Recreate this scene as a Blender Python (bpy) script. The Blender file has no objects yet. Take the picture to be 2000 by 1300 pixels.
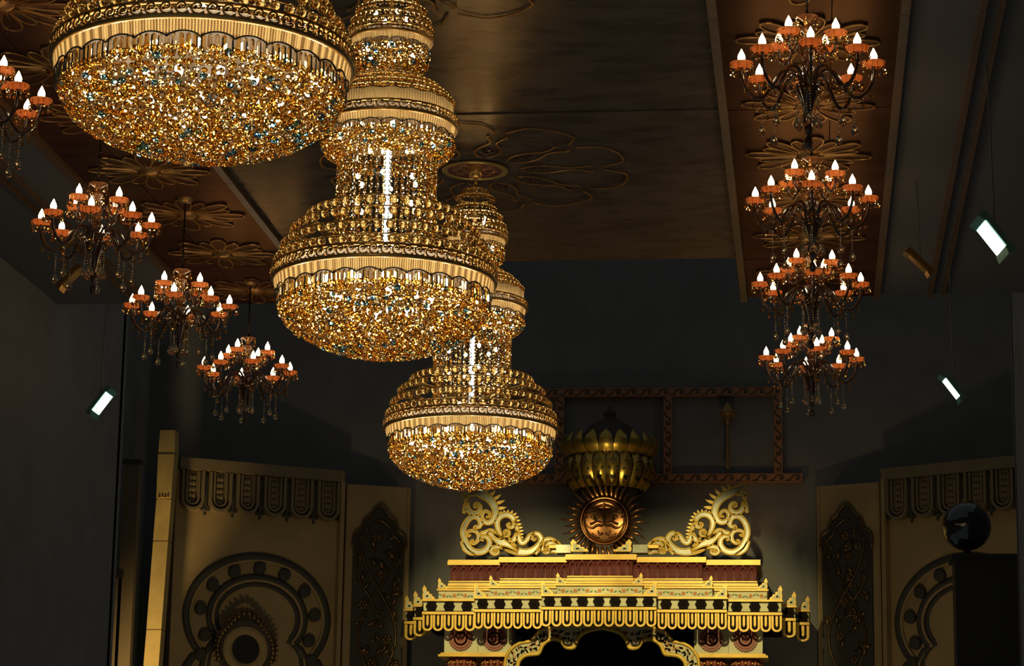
import bpy, math, random
from mathutils import Vector, Matrix, Euler
random.seed(7)
R = math.radians; PI = math.pi; sin = math.sin; cos = math.cos
sc = bpy.context.scene
col = sc.collection

# ---------------------------------------------------------------- camera
# hall frame: +X right, +Y down the hall towards the altar, +Z up
F = 5000.0                                    # focal length in pixels of the 2000 px wide frame
CAM = Vector((2.8, 0.0, 1.6))
fw = Vector((590, 1150, F)).normalized()      # hall direction in image axes (x right, y down, z ahead)
rt = Vector(((F * F + 1150 * 450) / 590, -450, -F)).normalized()
upv = rt.cross(fw)
if upv.y > 0: upv = -upv
cam_d = bpy.data.cameras.new('camera'); cam = bpy.data.objects.new('camera', cam_d); col.objects.link(cam)
cam_d.sensor_width = 36.0; cam_d.lens = F / 2000 * 36.0; cam_d.clip_end = 200
ax = Vector((rt.x, fw.x, upv.x)); ay = -Vector((rt.y, fw.y, upv.y)); az = -Vector((rt.z, fw.z, upv.z))
cam.matrix_world = Matrix(((ax.x, ay.x, az.x, CAM.x), (ax.y, ay.y, az.y, CAM.y), (ax.z, ay.z, az.z, CAM.z), (0, 0, 0, 1)))
sc.camera = cam

def at(px, py, Y):
    """point of the hall at depth Y that the photograph shows at pixel (px, py)"""
    c = Vector((px - 1000, py - 650, F))
    v = Vector((c.dot(rt), c.dot(fw), c.dot(upv)))
    return CAM + v * (Y / v.y)

# ---------------------------------------------------------------- world, exposure
w = bpy.data.worlds.new('world'); sc.world = w; w.use_nodes = True
w.node_tree.nodes['Background'].inputs[0].default_value = (0.86, 0.98, 1.0, 1)
w.node_tree.nodes['Background'].inputs[1].default_value = 0.06
vs = sc.view_settings
vs.view_transform = 'Standard'; vs.look = 'None'; vs.gamma = 1.0; vs.exposure = 0.0; vs.use_curve_mapping = False
cy = sc.cycles
cy.max_bounces = 14; cy.transmission_bounces = 12; cy.glossy_bounces = 5; cy.diffuse_bounces = 3; cy.transparent_max_bounces = 8
cy.caustics_reflective = False; cy.caustics_refractive = False
cy.sample_clamp_indirect = 12.0; cy.blur_glossy = 0.2

def spot(name, loc, target, power, size_deg, blend, color, radius=0.08):
    l = bpy.data.lights.new(name, 'SPOT'); l.energy = power; l.spot_size = R(size_deg); l.spot_blend = blend
    l.color = color; l.shadow_soft_size = radius
    o = bpy.data.objects.new(name, l); col.objects.link(o); o.location = loc
    o.rotation_euler = (Vector(target) - Vector(loc)).to_track_quat('-Z', 'Y').to_euler()
    return o
WARM = (1.0, 0.84, 0.36)
for s in (-1, 1):
    spot('altar_spotlight', (s * 1.5, 28.8, 7.35), (s * 1.25, 34.0, 5.9), 950, 33, 0.6, WARM)
    spot('frame_uplight', (s * 1.9, 35.35, 6.75), (s * 2.0, 36.3, 7.85), 6.0, 120, 0.8, (1.0, 0.6, 0.25), 0.05)
    spot('wall_wash_spotlight', (s * 3.2, 29.4, 2.2), (s * 4.4, 35.2, 5.1), 150, 58, 1.0, (1.0, 0.74, 0.36), 0.2)
spot('column_spotlight', (-6.0, 31.9, 2.2), (-6.0, 33.6, 5.7), 720, 24, 0.9, (1.0, 0.72, 0.3), 0.1)

spot('dome_uplight', (0, 34.2, 6.95), (0, 35.0, 7.62), 15, 50, 0.8, (1.0, 0.8, 0.3), 0.03)

# ---------------------------------------------------------------- materials
MAT = {}
def mat(name, color, rough=0.5, metal=0.0, noise=0.0, nscale=8.0, bump=0.0, spec=0.5, coat=0.0, stretch=None):
    m = bpy.data.materials.new(name); m.use_nodes = True
    nt = m.node_tree; b = nt.nodes['Principled BSDF']
    b.inputs['Base Color'].default_value = (*color, 1); b.inputs['Roughness'].default_value = rough
    b.inputs['Metallic'].default_value = metal; b.inputs['Specular IOR Level'].default_value = spec
    b.inputs['Coat Weight'].default_value = coat
    if noise or bump:
        tc = nt.nodes.new('ShaderNodeTexCoord'); mp = nt.nodes.new('ShaderNodeMapping')
        if stretch: mp.inputs['Scale'].default_value = stretch
        n = nt.nodes.new('ShaderNodeTexNoise'); n.inputs['Scale'].default_value = nscale; n.inputs['Detail'].default_value = 4
        nt.links.new(tc.outputs['Object'], mp.inputs[0]); nt.links.new(mp.outputs[0], n.inputs['Vector'])
        if noise:
            r = nt.nodes.new('ShaderNodeValToRGB')
            r.color_ramp.elements[0].position = 0.3; r.color_ramp.elements[1].position = 0.7
            r.color_ramp.elements[0].color = (*[c * (1 - noise) for c in color], 1)
            r.color_ramp.elements[1].color = (*[min(1, c * (1 + noise)) for c in color], 1)
            nt.links.new(n.outputs['Fac'], r.inputs[0]); nt.links.new(r.outputs[0], b.inputs['Base Color'])
        if bump:
            bp = nt.nodes.new('ShaderNodeBump'); bp.inputs['Strength'].default_value = bump; bp.inputs['Distance'].default_value = 0.01
            nt.links.new(n.outputs['Fac'], bp.inputs['Height']); nt.links.new(bp.outputs[0], b.inputs['Normal'])
    MAT[name] = m; return m
def emis(name, color, strength):
    m = bpy.data.materials.new(name); m.use_nodes = True; nt = m.node_tree
    nt.nodes.remove(nt.nodes['Principled BSDF'])
    e = nt.nodes.new('ShaderNodeEmission'); e.inputs[0].default_value = (*color, 1); e.inputs[1].default_value = strength
    nt.links.new(e.outputs[0], nt.nodes['Material Output'].inputs[0]); MAT[name] = m; return m
def glass(name, color, ior=1.5, rough=0.0):
    m = bpy.data.materials.new(name); m.use_nodes = True; nt = m.node_tree
    nt.nodes.remove(nt.nodes['Principled BSDF'])
    g = nt.nodes.new('ShaderNodeBsdfGlass'); g.inputs['Color'].default_value = (*color, 1)
    g.inputs['IOR'].default_value = ior; g.inputs['Roughness'].default_value = rough
    nt.links.new(g.outputs[0], nt.nodes['Material Output'].inputs[0]); MAT[name] = m; return m
def shade_cloth(name, color, trans=0.6):
    m = bpy.data.materials.new(name); m.use_nodes = True; nt = m.node_tree
    nt.nodes.remove(nt.nodes['Principled BSDF'])
    d = nt.nodes.new('ShaderNodeBsdfDiffuse'); t = nt.nodes.new('ShaderNodeBsdfTranslucent'); x = nt.nodes.new('ShaderNodeMixShader')
    d.inputs[0].default_value = (*color, 1); t.inputs[0].default_value = (*color, 1); x.inputs[0].default_value = trans
    nt.links.new(d.outputs[0], x.inputs[1]); nt.links.new(t.outputs[0], x.inputs[2])
    nt.links.new(x.outputs[0], nt.nodes['Material Output'].inputs[0]); MAT[name] = m; return m

def lacquer(name, base, gloss, fac, rough):
    # brown lacquer over gold leaf: matt ground with a warm sheen
    m = bpy.data.materials.new(name); m.use_nodes = True; nt = m.node_tree
    nt.nodes.remove(nt.nodes['Principled BSDF'])
    d = nt.nodes.new('ShaderNodeBsdfDiffuse'); g = nt.nodes.new('ShaderNodeBsdfGlossy'); x = nt.nodes.new('ShaderNodeMixShader')
    tc = nt.nodes.new('ShaderNodeTexCoord'); mp = nt.nodes.new('ShaderNodeMapping'); mp.inputs['Scale'].default_value = (1.0, 2.2, 1)
    n = nt.nodes.new('ShaderNodeTexNoise'); n.inputs['Scale'].default_value = 2.4; n.inputs['Detail'].default_value = 5
    r = nt.nodes.new('ShaderNodeValToRGB'); r.color_ramp.elements[0].position = 0.3; r.color_ramp.elements[1].position = 0.7
    r.color_ramp.elements[0].color = (*[c*0.7 for c in base], 1); r.color_ramp.elements[1].color = (*[c*1.3 for c in base], 1)
    mr = nt.nodes.new('ShaderNodeMapRange'); mr.inputs['To Min'].default_value = rough*0.8; mr.inputs['To Max'].default_value = rough*1.25
    nt.links.new(tc.outputs['Object'], mp.inputs[0]); nt.links.new(mp.outputs[0], n.inputs['Vector'])
    nt.links.new(n.outputs['Fac'], r.inputs[0]); nt.links.new(r.outputs[0], d.inputs[0]); nt.links.new(n.outputs['Fac'], mr.inputs[0]); nt.links.new(mr.outputs[0], g.inputs['Roughness'])
    g.inputs['Color'].default_value = (*gloss, 1); x.inputs[0].default_value = fac
    nt.links.new(d.outputs[0], x.inputs[1]); nt.links.new(g.outputs[0], x.inputs[2]); nt.links.new(x.outputs[0], nt.nodes['Material Output'].inputs[0]); MAT[name] = m
lacquer('ceiling_lacquer', (0.115, 0.098, 0.084), (1.0, 0.70, 0.32), 0.11, 0.27)
lacquer('ornament_gold', (0.26, 0.12, 0.04), (1.0, 0.62, 0.24), 0.32, 0.30)
lacquer('ceiling_red', (0.075, 0.034, 0.026), (1.0, 0.56, 0.25), 0.085, 0.30)
mat('ceiling_dark', (0.16, 0.15, 0.14), 0.7)
mat('dark_wall', (0.28, 0.27, 0.26), 0.9, 0, 0.1, 2)
mat('stage_black', (0.20, 0.195, 0.19), 0.95, 0, 0.1, 2, 0, 0.1)
mat('beam_wood', (0.17, 0.095, 0.045), 0.45, 0, 0.2, 6)
mat('ornament_rose', (0.085, 0.03, 0.018), 0.34, 0.0)
mat('medallion_gold', (0.60, 0.40, 0.10), 0.35, 0.3)
mat('medallion_maroon', (0.16, 0.03, 0.03), 0.5)
mat('plaster', (0.36, 0.25, 0.11), 0.75, 0, 0.12, 2.0)
mat('plaster_relief', (0.20, 0.145, 0.075), 0.7, 0, 0.1, 3.0)
mat('relief_dark', (0.05, 0.045, 0.035), 0.7)
mat('carved_bronze', (0.20, 0.12, 0.045), 0.32, 0.8, 0.3, 12)
mat('column_stone', (0.62, 0.44, 0.16), 0.6, 0, 0.18, 2.5)
mat('altar_gold', (0.80, 0.50, 0.07), 0.42, 0.15, 0.15, 5)
mat('altar_cream', (0.66, 0.62, 0.36), 0.55, 0, 0.12, 4)
mat('altar_silver', (0.20, 0.19, 0.135), 0.35, 0.3, 0.45, 3)
mat('altar_maroon', (0.16, 0.035, 0.03), 0.5, 0, 0.2, 6)
mat('altar_rust', (0.30, 0.08, 0.04), 0.45)
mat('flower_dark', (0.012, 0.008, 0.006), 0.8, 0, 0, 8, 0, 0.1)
mat('leaf_green', (0.05, 0.16, 0.06), 0.5)
mat('petal_orange', (0.55, 0.22, 0.04), 0.5)
mat('sun_bronze', (0.34, 0.15, 0.055), 0.28, 0.9)
mat('dome_gold', (0.62, 0.40, 0.08), 0.33, 0.8)
mat('dome_dark', (0.07, 0.05, 0.03), 0.6)
mat('frame_wood', (0.42, 0.19, 0.08), 0.5)
mat('chandelier_gold', (0.80, 0.50, 0.16), 0.28, 0.85)
mat('reflector_bronze', (0.075, 0.036, 0.010), 0.5, 0.2)
mat('black_trim', (0.02, 0.015, 0.01), 0.5)
m_ = shade_cloth('bead_mesh', (0.8, 0.5, 0.2), 0.75); nt = m_.node_tree        # rows of fine beads: light and dark upright lines
tc = nt.nodes.new('ShaderNodeTexCoord'); sx = nt.nodes.new('ShaderNodeSeparateXYZ'); nt.links.new(tc.outputs['Object'], sx.inputs[0])
def mth(op, a, b=None):
    n = nt.nodes.new('ShaderNodeMath'); n.operation = op
    for i, q in enumerate((a, b)):
        if q is None: continue
        if isinstance(q, (int, float)): n.inputs[i].default_value = q
        else: nt.links.new(q, n.inputs[i])
    return n.outputs[0]
aa = mth('SINE', mth('MULTIPLY', mth('ARCTAN2', sx.outputs[1], sx.outputs[0]), 300.0)); zz = mth('SINE', mth('MULTIPLY', sx.outputs[2], 620.0))
vv = mth('ADD', mth('MULTIPLY', aa, 0.40), mth('ADD', mth('MULTIPLY', zz, 0.16), 0.5))
rp = nt.nodes.new('ShaderNodeValToRGB'); rp.color_ramp.elements[0].color = (0.22, 0.12, 0.04, 1); rp.color_ramp.elements[1].color = (1.0, 0.72, 0.34, 1)
rp.color_ramp.elements[0].position = 0.15; rp.color_ramp.elements[1].position = 0.85
nt.links.new(vv, rp.inputs[0])
for n_ in nt.nodes:
    if n_.type in ('BSDF_DIFFUSE', 'BSDF_TRANSLUCENT'): nt.links.new(rp.outputs[0], n_.inputs[0])
glass('crystal_amber', (1.0, 0.83, 0.46)); glass('crystal_clear', (1.0, 0.94, 0.82)); glass('crystal_blue_glint', (0.46, 0.76, 1.0))  # blue tint stands in for cool glints of dispersed light in clear crystal
glass('crystal_ball', (1.0, 0.86, 0.56))
emis('chandelier_bulb', (1.0, 0.85, 0.58), 46.0)
emis('cool_tube', (0.66, 0.84, 1.0), 3.0)
emis('flame_bulb', (1.0, 0.72, 0.40), 13.0)
shade_cloth('amber_glass', (0.95, 0.50, 0.24), 0.5)
mat('arm_glass', (0.075, 0.028, 0.010), 0.10, 0.0, 0, 8, 0, 0.8, 0.6)
mat('column_glass', (0.24, 0.09, 0.03), 0.12, 0.0, 0, 8, 0, 0.8, 0.6)
mat('dark_metal', (0.03, 0.025, 0.02), 0.35, 0.6)
emis('tube_white', (0.72, 1.0, 0.88), 3.2)
mat('tube_housing', (0.16, 0.34, 0.27), 0.3, 0.2)
mat('brass_dull', (0.45, 0.26, 0.08), 0.35, 0.6)
mat('globe_dark', (0.02, 0.022, 0.02), 0.06, 0.0, 0, 8, 0, 0.8, 1.0)

# ---------------------------------------------------------------- mesh building
class MB:
    def __init__(s): s.v = []; s.f = []; s.m = []; s.mi = 0
    def add(s, vs, fs):
        k = len(s.v); s.v += [tuple(p) for p in vs]; s.f += [tuple(i + k for i in f) for f in fs]; s.m += [s.mi] * len(fs); return s
    def box(s, x0, x1, y0, y1, z0, z1):
        return s.add([(x0,y0,z0),(x1,y0,z0),(x1,y1,z0),(x0,y1,z0),(x0,y0,z1),(x1,y0,z1),(x1,y1,z1),(x0,y1,z1)],
                     [(0,3,2,1),(4,5,6,7),(0,1,5,4),(1,2,6,5),(2,3,7,6),(3,0,4,7)])
    def lathe(s, prof, n, c=(0,0,0), a0=0.0, closed=False, axis='z'):
        """profile of (r, z); radius 0 closes in a point"""
        vs = []; rows = []
        for r, z in prof:
            if r < 1e-6:
                rows.append([len(vs)]); vs.append((0, 0, z))
            else:
                rows.append(list(range(len(vs), len(vs) + n)))
                vs += [(r * cos(a0 + 2*PI*i/n), r * sin(a0 + 2*PI*i/n), z) for i in range(n)]
        fs = []
        pairs = list(zip(rows, rows[1:])) + ([(rows[-1], rows[0])] if closed else [])
        for A, B in pairs:
            if len(A) == 1 and len(B) == 1: continue
            for i in range(n):
                j = (i + 1) % n
                if len(A) == 1: fs.append((A[0], B[j], B[i]))
                elif len(B) == 1: fs.append((A[i], A[j], B[0]))
                else: fs.append((A[i], A[j], B[j], B[i]))
        if axis == 'y': vs = [(x, z, y) for x, y, z in vs]      # axis along +Y, r in XZ
        vs = [(x + c[0], y + c[1], z + c[2]) for x, y, z in vs]
        return s.add(vs, fs)
    def tube(s, path, rad, n=6, flat=1.0, nrm=None, cap=True, closed=False):
        """tube along path; rad number or list; flat squashes along nrm"""
        P = [Vector(p) for p in path]; N = len(P)
        if not isinstance(rad, (list, tuple)): rad = [rad] * N
        ref = Vector(nrm) if nrm is not None else None
        vs = []; u = None
        for i, p in enumerate(P):
            if closed: t = P[(i + 1) % N] - P[i - 1]
            else: t = P[min(i + 1, N - 1)] - P[max(i - 1, 0)]
            if t.length < 1e-9: t = Vector((0, 0, 1))
            t.normalize()
            if ref is not None: a = ref - t * ref.dot(t)
            else:
                a = (u if u is not None else (Vector((0, 0, 1)) if abs(t.z) < .9 else Vector((1, 0, 0))))
                a = a - t * a.dot(t)
            if a.length < 1e-6: a = t.orthogonal()
            a.normalize(); u = a; b = t.cross(a)
            for k in range(n):
                th = 2*PI*k/n
                vs.append(p + a * (rad[i] * flat * cos(th)) + b * (rad[i] * sin(th)))
        fs = []
        for i in range(N if closed else N - 1):
            i2 = (i + 1) % N
            for k in range(n):
                k2 = (k + 1) % n; fs.append((i*n+k, i*n+k2, i2*n+k2, i2*n+k))
        if cap and not closed: fs += [tuple(range(n))[::-1], tuple(range((N-1)*n, N*n))]
        return s.add(vs, fs)
    def ball(s, c, r, n=8, m=6, sc=(1,1,1)):
        k = len(s.v)
        s.lathe([(r * sin(PI*i/m) if 0 < i < m else 0, -r * cos(PI*i/m)) for i in range(m + 1)], n)
        for i in range(k, len(s.v)):
            x, y, z = s.v[i]; s.v[i] = (x*sc[0] + c[0], y*sc[1] + c[1], z*sc[2] + c[2])
        return s
    def plate(s, pts, y0, y1):
        """polygon of (x, z) points extruded between y0 (front) and y1"""
        n = len(pts)
        vs = [(x, y0, z) for x, z in pts] + [(x, y1, z) for x, z in pts]
        fs = [tuple(range(n)), tuple(range(n, 2*n))[::-1]] + [(i, i + n, (i+1) % n + n, (i+1) % n) for i in range(n)]
        return s.add(vs, fs)
    def band(s, A, B, y0, y1):
        """solid strip between two (x, z) polylines of equal length"""
        n = len(A)
        vs = [(x, y0, z) for x, z in A] + [(x, y0, z) for x, z in B] + [(x, y1, z) for x, z in A] + [(x, y1, z) for x, z in B]
        fs = []
        for i in range(n - 1):
            fs += [(i, i+1, n+i+1, n+i), (2*n+i, 3*n+i, 3*n+i+1, 2*n+i+1), (i, 2*n+i, 2*n+i+1, i+1), (n+i, n+i+1, 3*n+i+1, 3*n+i)]
        fs += [(0, n, 3*n, 2*n), (n-1, 3*n-1, 4*n-1, 2*n-1)]
        return s.add(vs, fs)
    def merge(s, o, M):
        return s.add([M @ Vector(p) for p in o.v], o.f)
    def mesh(s, name, mats, smooth=False):
        me = bpy.data.meshes.new(name); me.from_pydata(s.v, [], s.f)
        for m in (mats if isinstance(mats, (list, tuple)) else [mats]): me.materials.append(MAT[m])
        if any(s.m): me.polygons.foreach_set('material_index', s.m)
        if smooth: me.polygons.foreach_set('use_smooth', [True] * len(me.polygons))
        me.update(); return me
    def build(s, name, mats, parent=None, smooth=False, loc=None):
        return put(name, s.mesh(name, mats, smooth), parent, loc)
def put(name, me, parent=None, loc=None, rot=None, scale=None):
    o = bpy.data.objects.new(name, me); col.objects.link(o)
    if parent is not None: o.parent = parent
    if loc is not None: o.location = loc
    if rot is not None: o.rotation_euler = rot
    if scale is not None: o.scale = scale
    return o
def empty(name, loc=(0,0,0), rz=0.0):
    o = bpy.data.objects.new(name, None); col.objects.link(o); o.location = loc; o.rotation_euler = (0, 0, rz)
    o.empty_display_size = 0.1; return o
def tag(o, label=None, cat=None, group=None, kind=None):
    if label: o['label'] = label
    if cat: o['category'] = cat
    if group: o['group'] = group
    if kind: o['kind'] = kind
    return o
KIDS = {}
def copy_tree(o, parent=None):
    c = o.copy(); col.objects.link(c); c.parent = parent
    for ch in KIDS[o.name]: copy_tree(ch, c)
    return c
def index_kids():
    KIDS.clear()
    for o in bpy.data.objects:
        KIDS.setdefault(o.name, [])
        if o.parent: KIDS.setdefault(o.parent.name, []).append(o)
def smooth_path(pts, sub=6):
    P = [Vector(p) for p in pts]; out = []
    for i in range(len(P) - 1):
        p0 = P[max(i-1, 0)]; p1 = P[i]; p2 = P[i+1]; p3 = P[min(i+2, len(P)-1)]
        for k in range(sub):
            t = k / sub
            out.append(0.5 * ((2*p1) + (p2-p0)*t + (2*p0-5*p1+4*p2-p3)*t*t + (3*p1-p0-3*p2+p3)*t**3))
    out.append(P[-1]); return out

# ================================================================ the setting
CZ = 7.8                                     # ceiling height
HALL_END = 28.2                              # the side walls stop here
CEIL_END = 25.5                              # the low ceiling stops here, the stage is higher
def struct(o): return tag(o, kind='structure')
MID_END = 24.0                               # the middle bay stops first
ceil = struct(MB().box(-5.1, -2.1, 5.0, CEIL_END, CZ + 0.06, CZ + 0.25).box(2.1, 5.1, 5.0, CEIL_END, CZ + 0.06, CZ + 0.25).box(-2.1, 2.1, 5.0, MID_END, CZ + 0.06, CZ + 0.25).build('ceiling', 'ceiling_dark'))
# lacquered panels of the middle bay, recessed joints and double cross strips between
joints = [5.0, 9.85, 14.55, 19.27, 23.95, CEIL_END]
for j0, j1 in zip(joints, joints[1:]):
    for x0, x1 in ((-2.13, 2.13),) if j0 < 23 else ():
        MB().box(x0, x1, j0 + 0.07, j1 - 0.07, CZ, CZ + 0.07).build('ceiling_panel', 'ceiling_lacquer', ceil)
for j in joints[1:-2]:
    MB().box(-2.13, 2.13, j - 0.058, j + 0.058, CZ - 0.012, CZ + 0.07).build('cross_strip', 'ceiling_lacquer', ceil)
for s in (-1, 1):
    for j0, j1 in zip(joints, joints[1:]):
        for x0, x1 in ((2.19, 2.985), (2.993, 3.46)):
            a, b = sorted((s * x0, s * x1))
            MB().box(a, b, j0 + 0.01, j1 - 0.01, CZ, CZ + 0.07).build('ceiling_panel', 'ceiling_red', ceil)
    a, b = sorted((s * 3.53, s * 5.1))
    MB().box(a, b, 5.0, CEIL_END, CZ + 0.02, CZ + 0.07).build('ceiling_panel', 'ceiling_dark', ceil)
MB().box(-7.0, 7.0, MID_END - 0.1, MID_END, CZ + 0.05, 11.2).build('fascia', 'dark_wall', ceil)
n = 0
for s in (-1, 1):
    for X, wd, dp in ((2.16, 0.065, 0.05), (3.495, 0.065, 0.05), (4.03, 0.045, 0.03), (4.16, 0.03, 0.03)):
        n += 1
        t = struct(empty('trim_%d' % n, (s * X, 5.0, CZ - dp)))
        L = CEIL_END - 5.0; ys = [0, 4.3, 8.2, 12.05, 15.9, L]
        for y0, y1 in zip(ys, ys[1:]):
            MB().box(-wd / 2, wd / 2, y0 + 0.006, y1 - 0.006, 0, dp + 0.06).build('trim_length', 'beam_wood', t)
wb = struct(MB().box(-7.0, 7.0, 36.35, 36.55, 0, 12.0).build('wall_back', 'stage_black'))
for s, nm in ((-1, 'left'), (1, 'right')):
    a, b = sorted((s * 5.05, s * 5.25))
    wl = struct(MB().box(a, b, 5.0, HALL_END, 0, 11.0).build('wall_' + nm, 'dark_wall'))
    a, b = sorted((s * 6.9, s * 7.1))
    MB().box(a, b, HALL_END, 36.5, 0, 11.0).build('stage_wall', 'dark_wall', wl)
    a, b = sorted((s * 5.05, s * 7.1))
    MB().box(a, b, HALL_END - 0.1, HALL_END + 0.1, 0, 11.0).build('wall_return', 'dark_wall', wl)

# ---------------------------------------------------------------- ceiling medallions
def medallion(Y, label):
    t = empty('ceiling_medallion', (0, Y, CZ)); tag(t, label, 'medallion', 'painted medallions of the middle ceiling bay')
    Z = -0.014
    def line(pts, r, name, m='medallion_gold', closed=False, par=None):
        return MB().tube([(x, y, Z) for x, y in pts], r, 6, 0.5, (0, 0, 1), closed=closed).build(name, m, par or t, True)
    MB().lathe([(0, 0), (0, -0.016), (0.235, -0.016), (0.235, 0)], 40).build('centre_disc', 'medallion_maroon', t)
    line([(0.258*cos(a*PI/24), 0.258*sin(a*PI/24)) for a in range(48)], 0.026, 'inner_ring', closed=True)
    for k in range(8):
        a = k*PI/4 + 0.2; c, s_ = cos(a), sin(a)
        pts = [(0.07,0),(0.12,0.035),(0.17,0.03),(0.185,0.0),(0.17,-0.02),(0.15,-0.015)]
        line([(x*c - y*s_, x*s_ + y*c) for x, y in [(p.x, p.y) for p in smooth_path([(q[0], q[1], 0) for q in pts], 3)]], 0.012, 'centre_petal', 'ornament_gold')
    for k in range(10):
        a = k*PI/5; c, s_ = cos(a), sin(a)
        mo = empty('scroll_motif', (0, 0, 0)); mo.parent = t
        half = smooth_path([(0.40,0.02,0),(0.46,0.075,0),(0.58,0.105,0),(0.70,0.075,0),(0.80,0.03,0),(0.90,0.045,0),(0.98,0.085,0),(1.0,0.06,0)], 4)
        for sg in (-1, 1):
            line([(p.x*c - sg*p.y*s_, p.x*s_ + sg*p.y*c) for p in half], 0.011, 'scroll_line', 'ornament_gold', par=mo)
        pr = [(0.50,0,0.03),(0.56,0.03,0.02),(0.56,-0.03,0.02),(0.62,0,0.025)]
        m = MB()
        for x, y, r in pr: m.lathe([(0, Z), (r*0.7, Z - 0.004), (r, Z + 0.014)], 8, (x*c - y*s_, x*s_ + y*c, 0))
        m.build('blossom', 'ornament_rose', mo)
    for k in range(10):
        a0 = k*PI/5 + PI/10 - PI/10; pts = []
        for i in range(13):
            u = i/12; a = a0 + 0.04 + u*(PI/5 - 0.08)
            rr = 1.20 + 0.12*sin(PI*u)**0.6
            if i in (0, 12): rr = 1.10
            if i in (1, 11): rr = 1.19
            pts.append((rr*cos(a), rr*sin(a)))
        line(pts, 0.011, 'border_scallop', 'ornament_gold')
    return t
for Y, lb in ((11.3, 'painted ceiling medallion above the nearest crystal chandelier'),
              (15.85, 'painted ceiling medallion at the top edge above the middle crystal chandelier'),
              (20.75, 'painted ceiling medallion with maroon centre above the farthest crystal chandelier')):
    medallion(Y, lb)

# ---------------------------------------------------------------- carved flower rosettes
def rosette_proto():
    t = empty('ceiling_rosette', (0, 0, 0))
    def petal(L, wd, rim):
        out = []
        for i in range(17):
            u = i/16*2 - 1
            a = u*PI*0.86
            x = 0.09 + (L - 0.09) * (0.5 + 0.5*cos(a))**0.75
            y = wd * sin(a) * (0.35 + 0.65*(x/L))
            out.append((x, y))
        m = MB(); m.mi = 1
        n = len(out)
        m.add([(x, y, -0.012) for x, y in out] + [(x, y, 0) for x, y in out],
              [tuple(range(n))] + [(i, (i+1) % n, (i+1) % n + n, i + n) for i in range(n)])
        m.mi = 0
        m.tube([(x, y, -0.016) for x, y in out], rim, 5, 0.8, (0,0,1), closed=True)
        m.tube([(0.10, 0, -0.016), (L*0.55, 0, -0.018)], [rim*1.1, rim*0.3], 5, 0.8, (0,0,1))
        return m.mesh('petal', ['ornament_gold', 'ceiling_red'])
    big, small = petal(0.52, 0.085, 0.0085), petal(0.42, 0.06, 0.0075)
    for k in range(8):
        put('petal', big, t, (0,0,0), (0,0,k*PI/4)); put('petal', small, t, (0,0,0.004), (0,0,k*PI/4 + PI/8))
    MB().lathe([(0, -0.05), (0.05, -0.045), (0.085, -0.02), (0.1, 0)], 16).build('boss', 'ornament_gold', t, True)
    return t
ros0 = rosette_proto(); index_kids()
RX, LX = 2.82, -2.8
rows = [(RX, 16.35, 'carved flower rosette at the top right where the nearest right candle chandelier hangs'),
        (RX, 17.65, 'carved flower rosette behind the topmost bulbs of the nearest right candle chandelier'),
        (RX, 19.15, 'bright carved flower rosette just below the nearest right candle chandelier'),
        (RX, 20.5, 'carved flower rosette showing above the second right candle chandelier'),
        (RX, 21.75, 'carved flower rosette behind the bulbs of the second right candle chandelier'),
        (RX, 23.1, 'dim carved flower rosette behind the lower drops of the second right candle chandelier'),
        (RX, 24.45, 'dim carved flower rosette behind the third right candle chandelier'),
        (LX, 16.5, 'dim carved flower rosette above the candle chandelier cut by the left edge'),
        (LX, 17.9, 'dim carved flower rosette hidden mostly behind the nearest crystal bowl'),
        (LX, 19.15, 'carved flower rosette left of the nearest crystal bowl'),
        (LX, 20.6, 'dim carved flower rosette under the nearest crystal bowl'),
        (LX, 22.0, 'clear carved flower rosette above the second left candle chandelier'),
        (LX, 23.4, 'dim carved flower rosette right of the second left candle chandelier'),
        (LX, 24.9, 'carved flower rosette left of the middle crystal chandelier rim')]
for i, (x, y, lb) in enumerate(rows):
    o = ros0 if i == 0 else copy_tree(ros0)
    o.location = (x, y, CZ); o.rotation_euler.z = 0.13
    tag(o, lb, 'rosette', 'carved flower rosettes along the side ceiling strips')

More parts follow.
